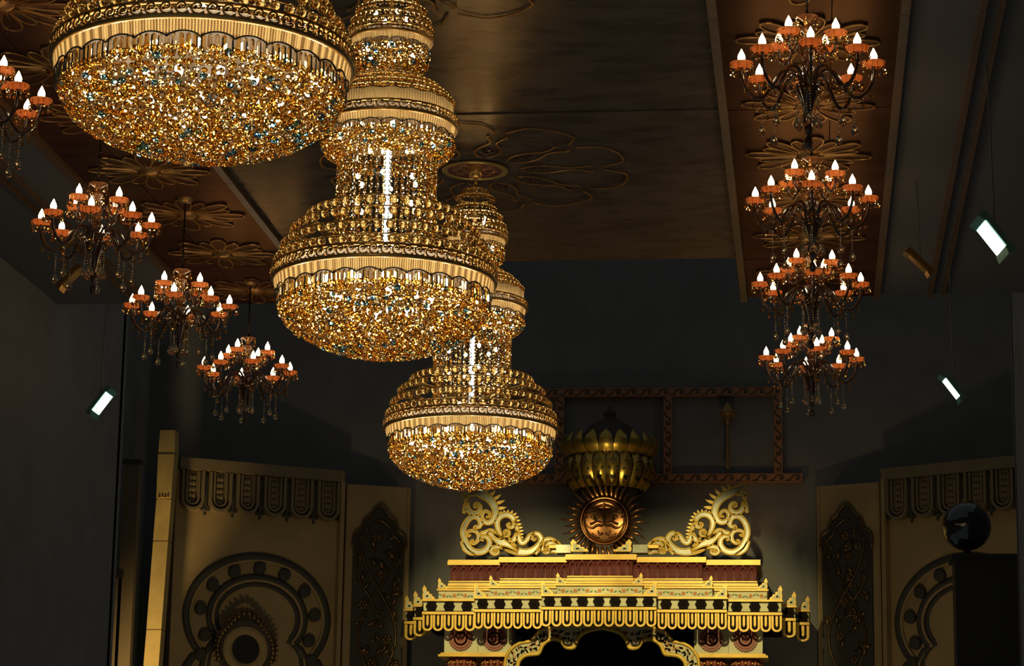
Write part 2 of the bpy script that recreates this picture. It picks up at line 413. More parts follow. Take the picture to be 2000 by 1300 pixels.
# ================================================================ big crystal chandeliers
def cut_bead(n=7):
    return MB().lathe([(0,-1.0),(0.62,-0.72),(1.0,-0.1),(0.78,0.5),(0,0.95)], n)
def drop_bead(n=6):
    return MB().lathe([(0,-1.5),(0.55,-0.95),(0.9,-0.2),(0.5,0.6),(0,0.9)], n)
ZB = 0.485                                   # ring plane above the bottom tip (the root)
def crystal_chandelier():
    t = empty('crystal_chandelier', (0, 0, 0))
    rnd = random.Random(3)
    beadm = {k: cut_bead().mesh('crystal', k) for k in ('crystal_amber', 'crystal_clear', 'crystal_blue_glint')}
    ballm = MB().ball((0,0,0), 1.0, 12, 8).mesh('bead', 'crystal_ball', True)
    def pick():
        u = rnd.random(); return 'crystal_blue_glint' if u < 0.07 else ('crystal_clear' if u < 0.42 else 'crystal_amber')
    tiers = [(0.72, ZB, 64, 28), (0.455, ZB + 1.03, 40, 20), (0.28, ZB + 1.62, 26, 14)]
    for ti, (r, z, nsc, nw) in enumerate(tiers):
        k = 1.0 if ti == 0 else (0.80 if ti == 1 else 0.62)
        h = 0.075*k
        # moulded ring
        MB().lathe([(r-0.03,z-0.01*k),(r-0.004,z-0.012*k),(r+0.006,z),(r-0.002,z+0.012*k),(r-0.03,z+0.010*k)], 96, closed=True).build('gilded_ring', 'chandelier_gold', t, True)
        MB().lathe([(r-0.03,z+h-0.006*k),(r-0.004,z+h-0.010*k),(r+0.003,z+h),(r-0.010,z+h+0.010*k),(r-0.03,z+h+0.006*k)], 96, closed=True).build('gilded_ring', 'chandelier_gold', t, True)
        # C scrolls round the ring
        sw = 2*PI*r/nsc
        c = smooth_path([(0,0.42*sw,0.25*h),(0,0.1*sw,0.08*h),(0,-0.32*sw,0.25*h),(0,-0.36*sw,0.6*h),(0,-0.05*sw,0.86*h),(0,0.22*sw,0.72*h),(0,0.16*sw,0.45*h),(0,-0.05*sw,0.45*h)], 2)
        sm = MB().tube(c, 0.0065*k, 5).mesh('scroll', 'chandelier_gold', True)
        bm_ = MB().ball((0,0,0), 0.010*k, 6, 4).mesh('stud', 'crystal_clear')
        stud = MB()
        for i in range(nsc):
            a = 2*PI*i/nsc
            put('scroll', sm, t, (r*cos(a), r*sin(a), z), (0,0,a))
            stud.merge(MB().lathe([(0,-1),(0.8,-0.4),(0.8,0.4),(0,1)], 6), Matrix.Translation(((r+0.002)*cos(a+PI/nsc), (r+0.002)*sin(a+PI/nsc), z+h*0.5)) @ Matrix.Scale(0.011*k, 4))
        tag(stud.build('ring_crystals', 'crystal_clear', t), kind='stuff')
        # pleated band of fine beadwork with a scalloped hem
        nb = nw*16; rows_ = 5; vs = []; fs = []
        rb = r - 0.022; hb = 0.075*k; sc_ = 0.030*k
        hem = []
        for j in range(rows_):
            for i in range(nb):
                a = 2*PI*i/nb; u = (i % 16)/16
                bot = z - 0.012*k - hb - sc_*(abs(sin(PI*(i/16.0)))**0.7 - 0.5)*-1
                zz = (z - 0.012*k) + (bot - (z - 0.012*k))*j/(rows_-1)
                rr = rb + (0.006*k if i % 2 else -0.006*k) - 0.01*j/(rows_-1)
                vs.append((rr*cos(a), rr*sin(a), zz))
                if j == rows_-1: hem.append(((rb-0.006)*cos(a), (rb-0.006)*sin(a), zz))
        for j in range(rows_-1):
            for i in range(nb):
                i2 = (i+1) % nb; fs.append((j*nb+i, j*nb+i2, (j+1)*nb+i2, (j+1)*nb+i))
        MB().add(vs, fs).build('beaded_band', 'bead_mesh', t)
        MB().tube(hem[::2], 0.0045*k, 5, closed=True).build('scalloped_hem', 'black_trim', t, True)
        if ti == 1:                            # second band standing above the middle ring
            vs = []; fs = []; hem = []
            for j in range(4):
                for i in range(nb):
                    a = 2*PI*i/nb
                    top = z + h + 0.085 + 0.010*abs(sin(PI*i/16.0))
                    zz = z + h + (top - z - h)*j/3; rr = r - 0.035 + (0.003 if i % 2 else -0.003)
                    vs.append((rr*cos(a), rr*sin(a), zz))
                    if j == 3: hem.append((rr*cos(a), rr*sin(a), zz))
            for j in range(3):
                for i in range(nb):
                    i2 = (i+1) % nb; fs.append((j*nb+i, j*nb+i2, (j+1)*nb+i2, (j+1)*nb+i))
            MB().add(vs, fs).build('beaded_band', 'bead_mesh', t)
            MB().tube(hem[::2], 0.004, 5, closed=True).build('scalloped_hem', 'black_trim', t, True)
        # hanging prisms
        npz = {0: 132, 1: 84, 2: 50}[ti]; lz = 0.115*k
        pm = MB().lathe([(0,0.0),(0.0115*k,-0.012*k),(0.0135*k,-lz*0.8),(0,-lz)], 6)
        if ti == 0:
            pme = {q: pm.mesh('prism', q) for q in ('crystal_clear', 'crystal_amber')}
            for i in range(npz):
                a = 2*PI*i/npz
                put('prism', pme['crystal_clear' if rnd.random() < .6 else 'crystal_amber'], t, ((rb-0.022)*cos(a), (rb-0.022)*sin(a), z-0.075), (0, 0, rnd.random()))
        else:
            mm = MB()
            for i in range(npz):
                a = 2*PI*i/npz
                mm.merge(pm, Matrix.Translation(((rb-0.02)*cos(a), (rb-0.02)*sin(a), z-0.065*k)) @ Matrix.Rotation(rnd.random(), 4, 'Z'))
            tag(mm.build('prism_fringe', 'crystal_clear', t), kind='stuff')
    # bowl crystals : profile points (r, z below ring)
    def bowl(prof, spacing, size, zr, individual, name):
        P = [Vector((a, b, 0)) for a, b in prof]; P = smooth_path(P, 8)
        acc = [0]
        for a, b in zip(P, P[1:]): acc.append(acc[-1] + (b-a).length)
        nrow = int(acc[-1]/spacing); items = []
        for j in range(nrow + 1):
            d = acc[-1]*j/nrow; i = max(k for k in range(len(acc)) if acc[k] <= d + 1e-9); i = min(i, len(P)-2)
            f = (d - acc[i])/(acc[i+1]-acc[i]); q = P[i].lerp(P[i+1], f)
            n = max(1, int(2*PI*q.x/(spacing*1.12))); off = rnd.random()
            for k in range(n):
                a = 2*PI*(k + off)/n + rnd.uniform(-.15, .15)*2*PI/n
                rr = q.x + rnd.uniform(-.006, .004)
                items.append((rr*cos(a), rr*sin(a), zr + q.y + rnd.uniform(-.005, .005), size*rnd.uniform(.82, 1.22), pick(), (rnd.uniform(-.7, .7), rnd.uniform(-.7, .7), rnd.random()*6.28)))
        view = Vector((0.13, -1.0, -0.24))
        items.sort(key=lambda it: -(Vector((it[0], it[1], (it[2]-zr)*1.2 - 0.1)).normalized().dot(view)))
        rest = {}
        for idx, (x, y, z, s_, m, e) in enumerate(items):
            if idx < individual: put('crystal', beadm[m], t, (x, y, z), e, (s_, s_, s_))
            else: rest.setdefault(m, MB()).merge(cut_bead(), Matrix.Translation((x, y, z)) @ Euler(e).to_matrix().to_4x4() @ Matrix.Scale(s_, 4))
        all_ = MB(); keys = list(rest)
        for q, kx in enumerate(keys):
            all_.mi = q; all_.add(rest[kx].v, rest[kx].f)
        tag(all_.build(name, keys, t), kind='stuff')
    bowl([(0.668,-0.15),(0.655,-0.20),(0.615,-0.27),(0.535,-0.335),(0.425,-0.39),(0.29,-0.435),(0.14,-0.465),(0.01,-0.475)], 0.035, 0.0190, ZB, 300, 'bowl_crystals')
    bowl([(0.60,-0.14),(0.57,-0.23),(0.48,-0.305),(0.36,-0.36),(0.2,-0.41),(0.02,-0.43)], 0.058, 0.019, ZB, 0, 'inner_bowl_crystals')
    bowl([(0.425,-0.11),(0.41,-0.155),(0.365,-0.195),(0.315,-0.215)], 0.028, 0.017, ZB + 1.03, 0, 'upper_bowl_crystals')
    bowl([(0.255,-0.09),(0.25,-0.14),(0.22,-0.19),(0.18,-0.23)], 0.026, 0.014, ZB + 1.62, 0, 'upper_bowl_crystals')
    # domes of round beads on hoops
    def dome(rows_, size, individual, zr):
        mm = MB()
        for r, z, n in rows_:
            MB().tube([(r*cos(2*PI*i/48), r*sin(2*PI*i/48), zr+z+size*1.1) for i in range(48)], 0.005, 5, closed=True).build('hoop', 'chandelier_gold', t, True)
            for i in range(n):
                a = 2*PI*i/n + rnd.random()*.02; p = ((r+.005)*cos(a), (r+.005)*sin(a), zr + z)
                if individual: put('round_bead', ballm, t, p, None, (size, size, size*1.05))
                else: mm.ball(p, size, 10, 6)
        if not individual: tag(mm.build('dome_beads', 'crystal_ball', t, True), kind='stuff')
    dome([(0.685,0.115,58),(0.645,0.215,54),(0.585,0.32,48),(0.49,0.415,41)], 0.0265, True, ZB)
    dome([(0.408,0.17,54),(0.37,0.215,48),(0.32,0.26,42),(0.255,0.30,34)], 0.020, False, ZB + 1.03)
    dome([(0.26,0.075,38),(0.245,0.13,36),(0.215,0.20,30),(0.165,0.27,24),(0.15,0.36,22),(0.10,0.42,15)], 0.0185, False, ZB + 1.62)
    # neck strands
    def strands(r, z0, z1, n, size):
        m = MB(); k = int((z1 - z0)/(size*2.05))
        for i in range(k): m.merge(MB().lathe([(0,-1),(0.8,-0.45),(0.8,0.45),(0,1)], 6), Matrix.Translation((0, 0, z0 + (i+.5)*(z1-z0)/k)) @ Matrix.Rotation(i*.7, 4, 'Z') @ Matrix.Scale(size, 4))
        mes = [m.mesh('bead_strand', q) for q in ('crystal_amber', 'crystal_clear')]
        for i in range(n):
            a = 2*PI*i/n; put('bead_strand', mes[i % 2], t, (r*cos(a), r*sin(a), 0), (0,0,a))
    strands(0.315, ZB + 0.12, ZB + 0.84, 48, 0.0145)
    strands(0.19, ZB + 1.26, ZB + 1.44, 30, 0.011)
    # added dark reflector pans, seen lit through the crystals, and the bulbs between them
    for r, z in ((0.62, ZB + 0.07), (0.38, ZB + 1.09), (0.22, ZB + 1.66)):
        MB().lathe([(0, z+0.012),(r, z+0.012),(r, z),(0.0, z+0.002)], 40).build('reflector_pan', 'reflector_bronze', t)
    MB().lathe([(0.014, ZB + 0.01),(0.014, ZB + 2.05)], 12).build('centre_stem', 'brass_dull', t, True)
    MB().lathe([(0, ZB+0.22),(0.022, ZB+0.22),(0.022, ZB+0.88),(0, ZB+0.88)], 12).build('glow_tube', 'cool_tube', t, True)  # glowing tube added for the cool sparkle behind the strands
    bm = MB().ball((0,0,0), 0.021, 8, 6, (1,1,1.3)).mesh('bulb', 'chandelier_bulb', True)
    sm = MB().ball((0,0,0), 0.015, 8, 6, (1,1,1.3)).mesh('bulb', 'chandelier_bulb', True)
    for n, r, z, me in ((16, 0.53, ZB-0.075, bm), (10, 0.31, ZB-0.13, bm), (4, 0.10, ZB-0.20, bm), (8, 0.14, ZB+0.20, sm), (6, 0.20, ZB+0.50, sm), (6, 0.20, ZB+0.68, sm), (10, 0.32, ZB+0.97, sm), (6, 0.14, ZB+0.90, sm),
                        (6, 0.22, ZB+1.18, sm), (6, 0.16, ZB+1.55, sm), (4, 0.11, ZB+1.80, sm)):
        for i in range(n): put('bulb', me, t, (r*cos(2*PI*i/n+.2), r*sin(2*PI*i/n+.2), z))
    # chain and canopy
    m = MB()
    for i in range(3): m.tube([(0.018*cos(q*PI/5)*(1 if i % 2 else 0.2), 0.018*cos(q*PI/5)*(0.2 if i % 2 else 1), ZB+2.06+i*0.045+0.03*sin(q*PI/5)) for q in range(10)], 0.006, 5, closed=True)
    m.build('chain', 'chandelier_gold', t, True)
    MB().lathe([(0, ZB+2.17),(0.05, ZB+2.18),(0.055, ZB+2.215),(0.06, ZB+2.24),(0.06, ZB+2.285)], 16).build('ceiling_cup', 'chandelier_gold', t, True)
    return t
ch0 = crystal_chandelier(); index_kids()
for i, (x, y, rz_, lb) in enumerate(((-0.048, 11.35, 5.525, 'huge nearest crystal chandelier bowl cut off by the top edge'),
                                (0.108, 15.7, 5.545, 'three tiered crystal chandelier with golden bowl in the middle'),
                                (0.02, 20.65, 5.52, 'farthest crystal chandelier with its bowl hanging just above the altar'))):
    o = ch0 if i == 0 else copy_tree(ch0)
    zs = 0.90 if i == 0 else 1.0             # the nearest one is a little flatter
    o.location = (x, y, rz_ - ZB*zs); o.rotation_euler.z = 0.37*i; o.scale.z = zs
    if i == 0:
        FIRST = o
    tag(o, lb, 'chandelier', 'crystal chandeliers along the middle of the hall')

gap = (CZ + 0.01 - FIRST.location.z)/0.90 - (ZB + 2.24)
for ch in FIRST.children:
    if ch.name.startswith('ceiling_cup'): ch.location.z = gap
    if ch.name.startswith('chain'):
        f = (0.15 + gap)/0.15; ch.scale.z = f; ch.location.z = (ZB + 2.03)*(1 - f)
# ================================================================ candle chandeliers
def candle_chandelier():
    t = empty('candle_chandelier', (0, 0, 0))
    Z0 = 0.62                                # bulb plane above the bottom finial (the root)
    MB().lathe([(0,0),(0.018,0.01),(0.03,0.04),(0.018,0.07),(0.008,0.085),(0.02,0.11),(0.026,0.14),(0.014,0.18),(0.02,0.22),(0.03,0.26),(0.045,0.32),(0.075,0.38),
                (0.085,0.42),(0.06,0.45),(0.035,0.47),(0.03,0.52),(0.05,0.55),(0.035,0.58),(0.022,0.60)], 14).build('lower_column', 'arm_glass', t, True)
    MB().lathe([(0.022,0.60),(0.05,0.62),(0.045,0.64),(0.03,0.72),(0.02,0.78),(0.04,0.80),(0.042,0.82),(0.022,0.84),(0.03,0.87),(0.075,0.895),(0.078,0.90),(0.03,0.885),(0.01,0.91)], 14).build('upper_column', 'column_glass', t, True)
    MB().tube([(0,0,0.90),(0,0,1.42)], 0.007, 6).build('rod', 'dark_metal', t, True)
    m = MB()
    for i in range(10): m.ball((0,0,0.93+i*0.047), 0.013, 6, 4)
    tag(m.build('rod_beads', 'crystal_amber', t, True), kind='stuff')
    MB().lathe([(0.0,1.375),(0.05,1.385),(0.07,1.415),(0.07,1.42)], 14).build('ceiling_cup', 'brass_dull', t, True)
    pan = MB().lathe([(0.014,-0.015),(0.03,-0.022),(0.06,-0.008),(0.078,0.014),(0.076,0.017),(0.056,-0.001),(0.028,-0.010),(0.012,-0.002)], 14).mesh('drip_pan', 'amber_glass', True)
    bulb = MB().lathe([(0,-0.038),(0.014,-0.034),(0.023,-0.014),(0.0255,0.004),(0.021,0.022),(0.012,0.040),(0.0045,0.056),(0,0.064)], 10).mesh('flame_bulb', 'flame_bulb', True)
    sock = MB().lathe([(0.010,-0.075),(0.016,-0.06),(0.012,-0.048),(0.013,-0.030),(0,-0.028)], 8).mesh('socket', 'column_glass', True)
    d = MB()
    d.ball((0,0,-0.012), 0.0075, 6, 4); d.ball((0,0,-0.029), 0.0065, 6, 4); d.merge(drop_bead(), Matrix.Translation((0,0,-0.058)) @ Matrix.Scale(0.0155, 4))
    drops = [d.mesh('crystal_drop', q) for q in ('crystal_amber', 'crystal_clear')]
    g = MB()
    for i in range(9): g.ball((0,0,-0.02*i), 0.0062, 6, 4)
    g.lathe([(0,-0.255),(0.018,-0.245),(0.026,-0.225),(0.018,-0.20),(0.006,-0.18),(0,-0.17)], 10)
    pend = g.mesh('pear_pendant', 'crystal_clear', True)
    rnd = random.Random(5)
    lowa = smooth_path([(0.04,0,Z0-0.17),(0.10,0,Z0-0.09),(0.17,0,Z0-0.10),(0.235,0,Z0-0.20),(0.30,0,Z0-0.275),(0.38,0,Z0-0.24),(0.425,0,Z0-0.15),(0.43,0,Z0-0.07)], 5)
    upa = smooth_path([(0.03,0,Z0+0.03),(0.07,0,Z0+0.10),(0.12,0,Z0+0.06),(0.17,0,Z0-0.01),(0.215,0,Z0+0.03),(0.22,0,Z0+0.10)], 5)
    arm_l = MB().tube(lowa, 0.0115, 7).mesh('arm', 'arm_glass', True); arm_u = MB().tube(upa, 0.0095, 7).mesh('arm', 'arm_glass', True)
    for k in range(12):
        low = k < 8
        a = k*PI/4 if low else (k-8)*PI/2 + 0.95
        r, z = (0.43, Z0) if low else (0.22, Z0 + 0.165)
        arm = put('arm', arm_l if low else arm_u, t, (0,0,0), (0,0,a))
        put('drip_pan', pan, arm, (r, 0, z - 0.052)); put('socket', sock, arm, (r, 0, z)); put('flame_bulb', bulb, arm, (r, 0, z))
        for q in range(10):
            b = 2*PI*q/10 + rnd.random()*.3
            put('crystal_drop', drops[q % 2], arm, (r + 0.074*cos(b), 0.074*sin(b), z - 0.040), (0,0,rnd.random()*3))
        if low:
            put('pear_pendant', pend, arm, (0.30, 0, Z0 - 0.285))
            for q, w_ in ((0.11, 0.10), (0.17, 0.11), (0.21, 0.165), (0.25, 0.22), (0.36, 0.26), (0.41, 0.20)): put('crystal_drop', drops[1 if q < .2 else 0], arm, (q, 0, Z0 - w_ - 0.008))
    for k in range(6):
        a = k*PI/3 + .3
        put('pear_pendant', pend, t, (0.075*cos(a), 0.075*sin(a), 0.385))
        put('crystal_drop', drops[k % 2], t, (0.074*cos(a), 0.074*sin(a), 0.89))
        put('crystal_drop', drops[k % 2], t, (0.05*cos(a), 0.05*sin(a), 0.80))
        put('crystal_drop', drops[k % 2], t, (0.08*cos(a), 0.08*sin(a), 0.44))
    return t
cc0 = candle_chandelier(); index_kids()
BZ = 7.0 - 0.62
for i, (x, y, z, rz, lb) in enumerate((
        (2.815, 16.05, 7.115, 0.05, 'candle chandelier hanging nearest at the upper right with clear pear drops'),
        (2.84, 18.99, 7.03, 0.0, 'second candle chandelier from the top in the right row'),
        (2.826, 21.5, 6.985, 0.06, 'third candle chandelier from the top in the right row'),
        (2.83, 24.0, 6.88, 0.12, 'lowest and farthest candle chandelier in the right row'),
        (-2.80, 16.1, 7.02, 0.2, 'candle chandelier cut off by the left edge of the picture'),
        (-2.757, 18.95, 6.915, 0.18, 'candle chandelier under the left side of the nearest crystal bowl'),
        (-2.70, 21.5, 6.86, 0.1, 'candle chandelier left of the middle crystal bowl'),
        (-2.771, 24.55, 6.935, 0.35, 'farthest left candle chandelier below the middle crystal bowl rim'))):
    o = cc0 if i == 0 else copy_tree(cc0)
    o.location = (x, y, z - 0.62); o.rotation_euler.z = rz
    # rod reaches the ceiling
    tag(o, lb, 'chandelier', 'candle chandeliers in the two side rows')
    for ch in o.children if i == 0 else [c for c in bpy.data.objects if c.parent == o]:
        if ch.name.startswith('ceiling_cup'): ch.location.z = CZ - (z - 0.62) - 1.42
        if ch.name.startswith('rod') and not ch.name.startswith('rod_beads'):
            s = (CZ - (z - 0.62) - 0.90)/0.52; ch.scale.z = s; ch.location.z = 0.90*(1 - s)

# ================================================================ tube and flood lights of the side coves
def cove_light(loc, s, length, wide, lit, label):
    t = empty('tube_light', loc); t.rotation_euler = (0, s*R(54 if lit else 46), 0)
    fx = empty('fixture'); fx.parent = t; fx.rotation_euler = (R(-26), 0, 0); h0, t = t, fx
    L = length/2; W = wide/2
    MB().box(-L, L, -W, W, 0.0, 0.05).build('housing', 'tube_housing' if lit else 'brass_dull', t)
    MB().box(-L*0.66, L*0.66, -W*0.82, W*0.82, -0.012, 0.004).build('lamp_face', 'tube_white' if lit else 'brass_dull', t)
    for e in (-1, 1):
        MB().plate([(e*L, -0.03), (e*L*0.68, -0.012), (e*L*0.68, 0.0), (e*L, 0.0)], -W, W).build('end_cap', 'tube_housing' if lit else 'brass_dull', t)
    a = s*R(54 if lit else 46); H = CZ + 0.03 - loc[2]
    MB().tube([(0, 0, 0.03), (-sin(a)*H, 0, cos(a)*H)], 0.006, 6).build('hanger', 'ceiling_dark', h0); t = h0
    if lit: pass
    tag(t, label, 'light', 'small lights along the side coves')
cove_light((4.14, 18.35, 6.49), 1, 0.36, 0.17, True, 'bright greenish white tube light at the right edge')
cove_light((4.13, 23.8, 6.49), 1, 0.32, 0.08, True, 'smaller greenish white tube light at the lower right')
cove_light((-4.14, 24.2, 6.49), -1, 0.34, 0.13, True, 'greenish white tube light at the lower left')
cove_light((3.74, 21.45, 7.1), 1, 0.30, 0.06, False, 'unlit amber light fitting right of the second right candle chandelier')
cove_light((-3.74, 21.6, 7.1), -1, 0.28, 0.08, False, 'unlit amber light fitting under the upper left candle chandelier')

# ================================================================ altar canopy
AL = empty('altar_canopy', (0, 34.0, 0)); tag(AL, 'golden carved altar canopy with scrolled crests above fringed cornice', 'altar')
def A(mb, name, m, parent=None, smooth=False): return mb.build(name, m, parent or AL, smooth)
# segments: inner x, outer x, front y (relative to 34)
SEG = [(0.0, 0.77, -0.12), (0.77, 1.695, 0.06), (1.695, 2.42, 0.24), (2.42, 2.60, 0.62), (2.60, 2.78, 1.0)]
def utab():
    m = MB(); o = []; i_ = []
    for k in range(13):
        a = PI + PI*k/12; o.append((0.062*cos(a), 0.062*sin(a))); i_.append((0.036*cos(a), 0.036*sin(a)))
    o = [(-0.062, 0.16)] + o + [(0.062, 0.16)]; i_ = [(-0.036, 0.16)] + i_ + [(0.036, 0.16)]
    m.band(o, i_, -0.02, 0.02)
    m.plate([(-0.014, 0.16), (-0.014, 0.03), (0, 0.0), (0.014, 0.03), (0.014, 0.16)], -0.012, 0.012)
    m.mi = 1; m.plate([(-0.036, 0.16), (-0.036, 0.0), (0, -0.036), (0.036, 0.0), (0.036, 0.16)], 0.012, 0.022)
    return m.mesh('fringe_tab', ['altar_gold', 'flower_dark'])
TAB = utab()
def rosette_mesh():
    pts = []
    for k in range(48):
        a = 2*PI*k/48; r = 0.066 + 0.011*abs(cos(4*a)); pts.append((r*cos(a), r*sin(a)))
    m = MB().plate(pts, -0.03, 0.0); m.lathe([(0.03,-0.03),(0.022,-0.042),(0,-0.046)], 10, axis='y')
    return m.mesh('dark_rosette', 'flower_dark')
ROS = rosette_mesh()
def leafm():
    return MB().plate([(-0.026,0),(0,0.013),(0.028,0.002),(0,-0.010)], -0.008, 0).mesh('leaf', 'leaf_green')
LEAF = leafm()
def blossom():
    m = MB()
    for k in range(4):
        a = k*PI/2 + PI/4; m.lathe([(0,-0.010),(0.013,-0.008),(0.015,0)], 7, (0.016*cos(a), 0, 0.016*sin(a)), axis='y')
    return m.mesh('blossom', 'petal_orange')
BLOS = blossom()
def corner():
    pts = [(0,0),(0.17,0),(0.165,0.03),(0.13,0.05),(0.125,0.075),(0.09,0.08),(0.085,0.11),(0.05,0.115),(0.05,0.15),(0.015,0.205),(-0.012,0.15),(0,0.10),(-0.01,0.05)]
    m = MB().plate(pts, -0.02, 0.02)
    m.mi = 1; c = [(0.02+p[0]*0.66, 0.012+p[1]*0.66) for p in pts]; m.plate(c, -0.026, -0.018)
    m.mi = 2; m.ball((0.06, -0.028, 0.045), 0.014, 6, 4, (1.4,0.5,1))
    return m.mesh('corner_ornament', ['altar_gold', 'altar_cream', 'flower_dark'])
CORN = corner()
def roofpetal():
    m = MB(); m.tube([(-0.05,0,0.0),(-0.052,0.02,0.06),(-0.03,0.05,0.12),(0,0.07,0.15),(0.03,0.05,0.12),(0.052,0.02,0.06),(0.05,0,0.0)], 0.011, 5)
    m.tube([(-0.026,0.004,0.0),(-0.026,0.02,0.05),(0,0.045,0.10),(0.026,0.02,0.05),(0.026,0.004,0.0)], 0.009, 5)
    return m.mesh('roof_petal', 'altar_maroon', True)
RP = roofpetal()
for si, (xi, xo, yf) in enumerate(SEG):
    for s in ((1,) if si == 0 else (-1, 1)):
        def X(v0, v1): return (-v1, v1) if si == 0 else tuple(sorted((s*v0, s*v1)))
        drop = -0.012*si if si < 3 else (-0.02 - 0.012*si)
        x0, x1 = X(xi, xo)
        back = 1.6
        # fringe of U tabs
        n = max(1, round((x1-x0)/0.139)); p = (x1-x0)/n
        for k in range(n): put('fringe_tab', TAB, AL, (x0 + (k+.5)*p, yf, 5.435 + drop), None, (p/0.131, 1, 1))
        A(MB().box(x0, x1, yf - 0.05, yf + back, 5.595 + drop, 5.63 + drop), 'ledge', 'altar_gold')
        A(MB().box(x0 + 0.005, x1 - 0.005, yf - 0.015, yf + back, 5.63 + drop, 5.645 + drop), 'ledge_step', 'flower_dark')
        # cream course with dark rosettes
        A(MB().box(x0 + 0.01, x1 - 0.01, yf + 0.02, yf + back, 5.645 + drop, 5.775 + drop), 'cream_course', 'altar_cream')
        nr = {0: 7, 1: 4, 2: 3, 3: 1, 4: 1}[si]
        for k in range(nr): put('dark_rosette', ROS, AL, (x0 + (k+.5)*(x1-x0)/nr, yf + 0.02, 5.71 + drop))
        A(MB().box(x0 - 0.01, x1 + 0.01, yf - 0.04, yf + back, 5.775 + drop, 5.80 + drop), 'ledge', 'altar_gold')
        # corner ornaments on the cornice
        for e in ((-1, 1) if si == 0 else (s,)):
            put('corner_ornament', CORN, AL, (e*(xo - 0.005), yf + 0.0, 5.80 + drop), None, (-e*0.95, 1, 0.95))
        if si > 2: continue
        # painted frieze
        fo = xo - 0.20; fi = max(0, xi - 0.20) if si else 0
        x0, x1 = X(fi, fo)
        fr = A(MB().box(x0, x1, yf + 0.10, yf + back, 5.80 + drop, 5.93 + drop), 'frieze', 'altar_cream')
        nf = max(2, round((x1-x0)/0.16))
        for k in range(nf):
            cx = x0 + (k+.5)*(x1-x0)/nf; fz = 5.865 + drop
            put('blossom', BLOS, fr, (cx, yf + 0.10, fz))
            for e in (-1, 1): put('leaf', LEAF, fr, (cx + e*0.052, yf + 0.10, fz + e*0.012*(1 if k % 2 else -1)), (0, -e*0.6, 0))
        z = 5.93 + drop
        for q, (h, iy, ix) in enumerate(((0.022, 0.06, 0.0), (0.014, 0.12, 0.04), (0.024, 0.10, 0.10), (0.014, 0.15, 0.12), (0.03, 0.13, 0.14), (0.02, 0.16, 0.15), (0.016, 0.13, 0.15))):
            a, b = X(max(0, fi - ix) if si else 0, fo - ix + 0.02)
            A(MB().box(a, b, yf + iy, yf + back, z, z + h), 'ledge_step', 'altar_gold' if q % 2 == 0 else 'altar_cream')
            z += h
        for e in ((-1, 1) if si == 0 else (s,)):
            put('corner_ornament', CORN, AL, (e*(fo - 0.0), yf + 0.08, 5.955 + drop), None, (-e*0.75, 1, 0.72))
        # maroon petal roof
        ro = fo - 0.14; ri = max(0, fi - 0.14) if si else 0
        x0, x1 = X(ri, ro)
        m = MB().add([(x0, yf+.16, z), (x1, yf+.16, z), (x1, yf+.20, z+.13), (x1, yf+.34, z+.235), (x0, yf+.34, z+.235), (x0, yf+.20, z+.13), (x0, yf+back, z), (x1, yf+back, z), (x1, yf+back, z+.235), (x0, yf+back, z+.235)],
                     [(0,1,2,5), (5,2,3,4), (1,7,8,3,2), (0,5,4,9,6), (4,3,8,9)])
        rf = A(m, 'roof_section', 'altar_maroon')
        npet = max(2, round((x1-x0)/0.125))
        for k in range(npet): put('roof_petal', RP, rf, (x0 + (k+.5)*(x1-x0)/npet, yf + .155, z + 0.005), None, (1, 1, 1.4))
        ztop = z + .235
        a, b = X(max(0, ri - .02) if si else 0, ro + 0.05)
        A(MB().box(a, b, yf + .26, yf + back, ztop, ztop + 0.055), 'top_ledge', 'altar_gold')
        A(MB().box(a, b, yf + .32, yf + back, ztop + .055, ztop + 0.08), 'top_ledge', 'altar_gold')
# soffit behind the fringe, so no light leaks under the cornice
A(MB().box(-2.4, 2.4, 0.80, 1.55, 5.42, 5.60), 'soffit', 'flower_dark')

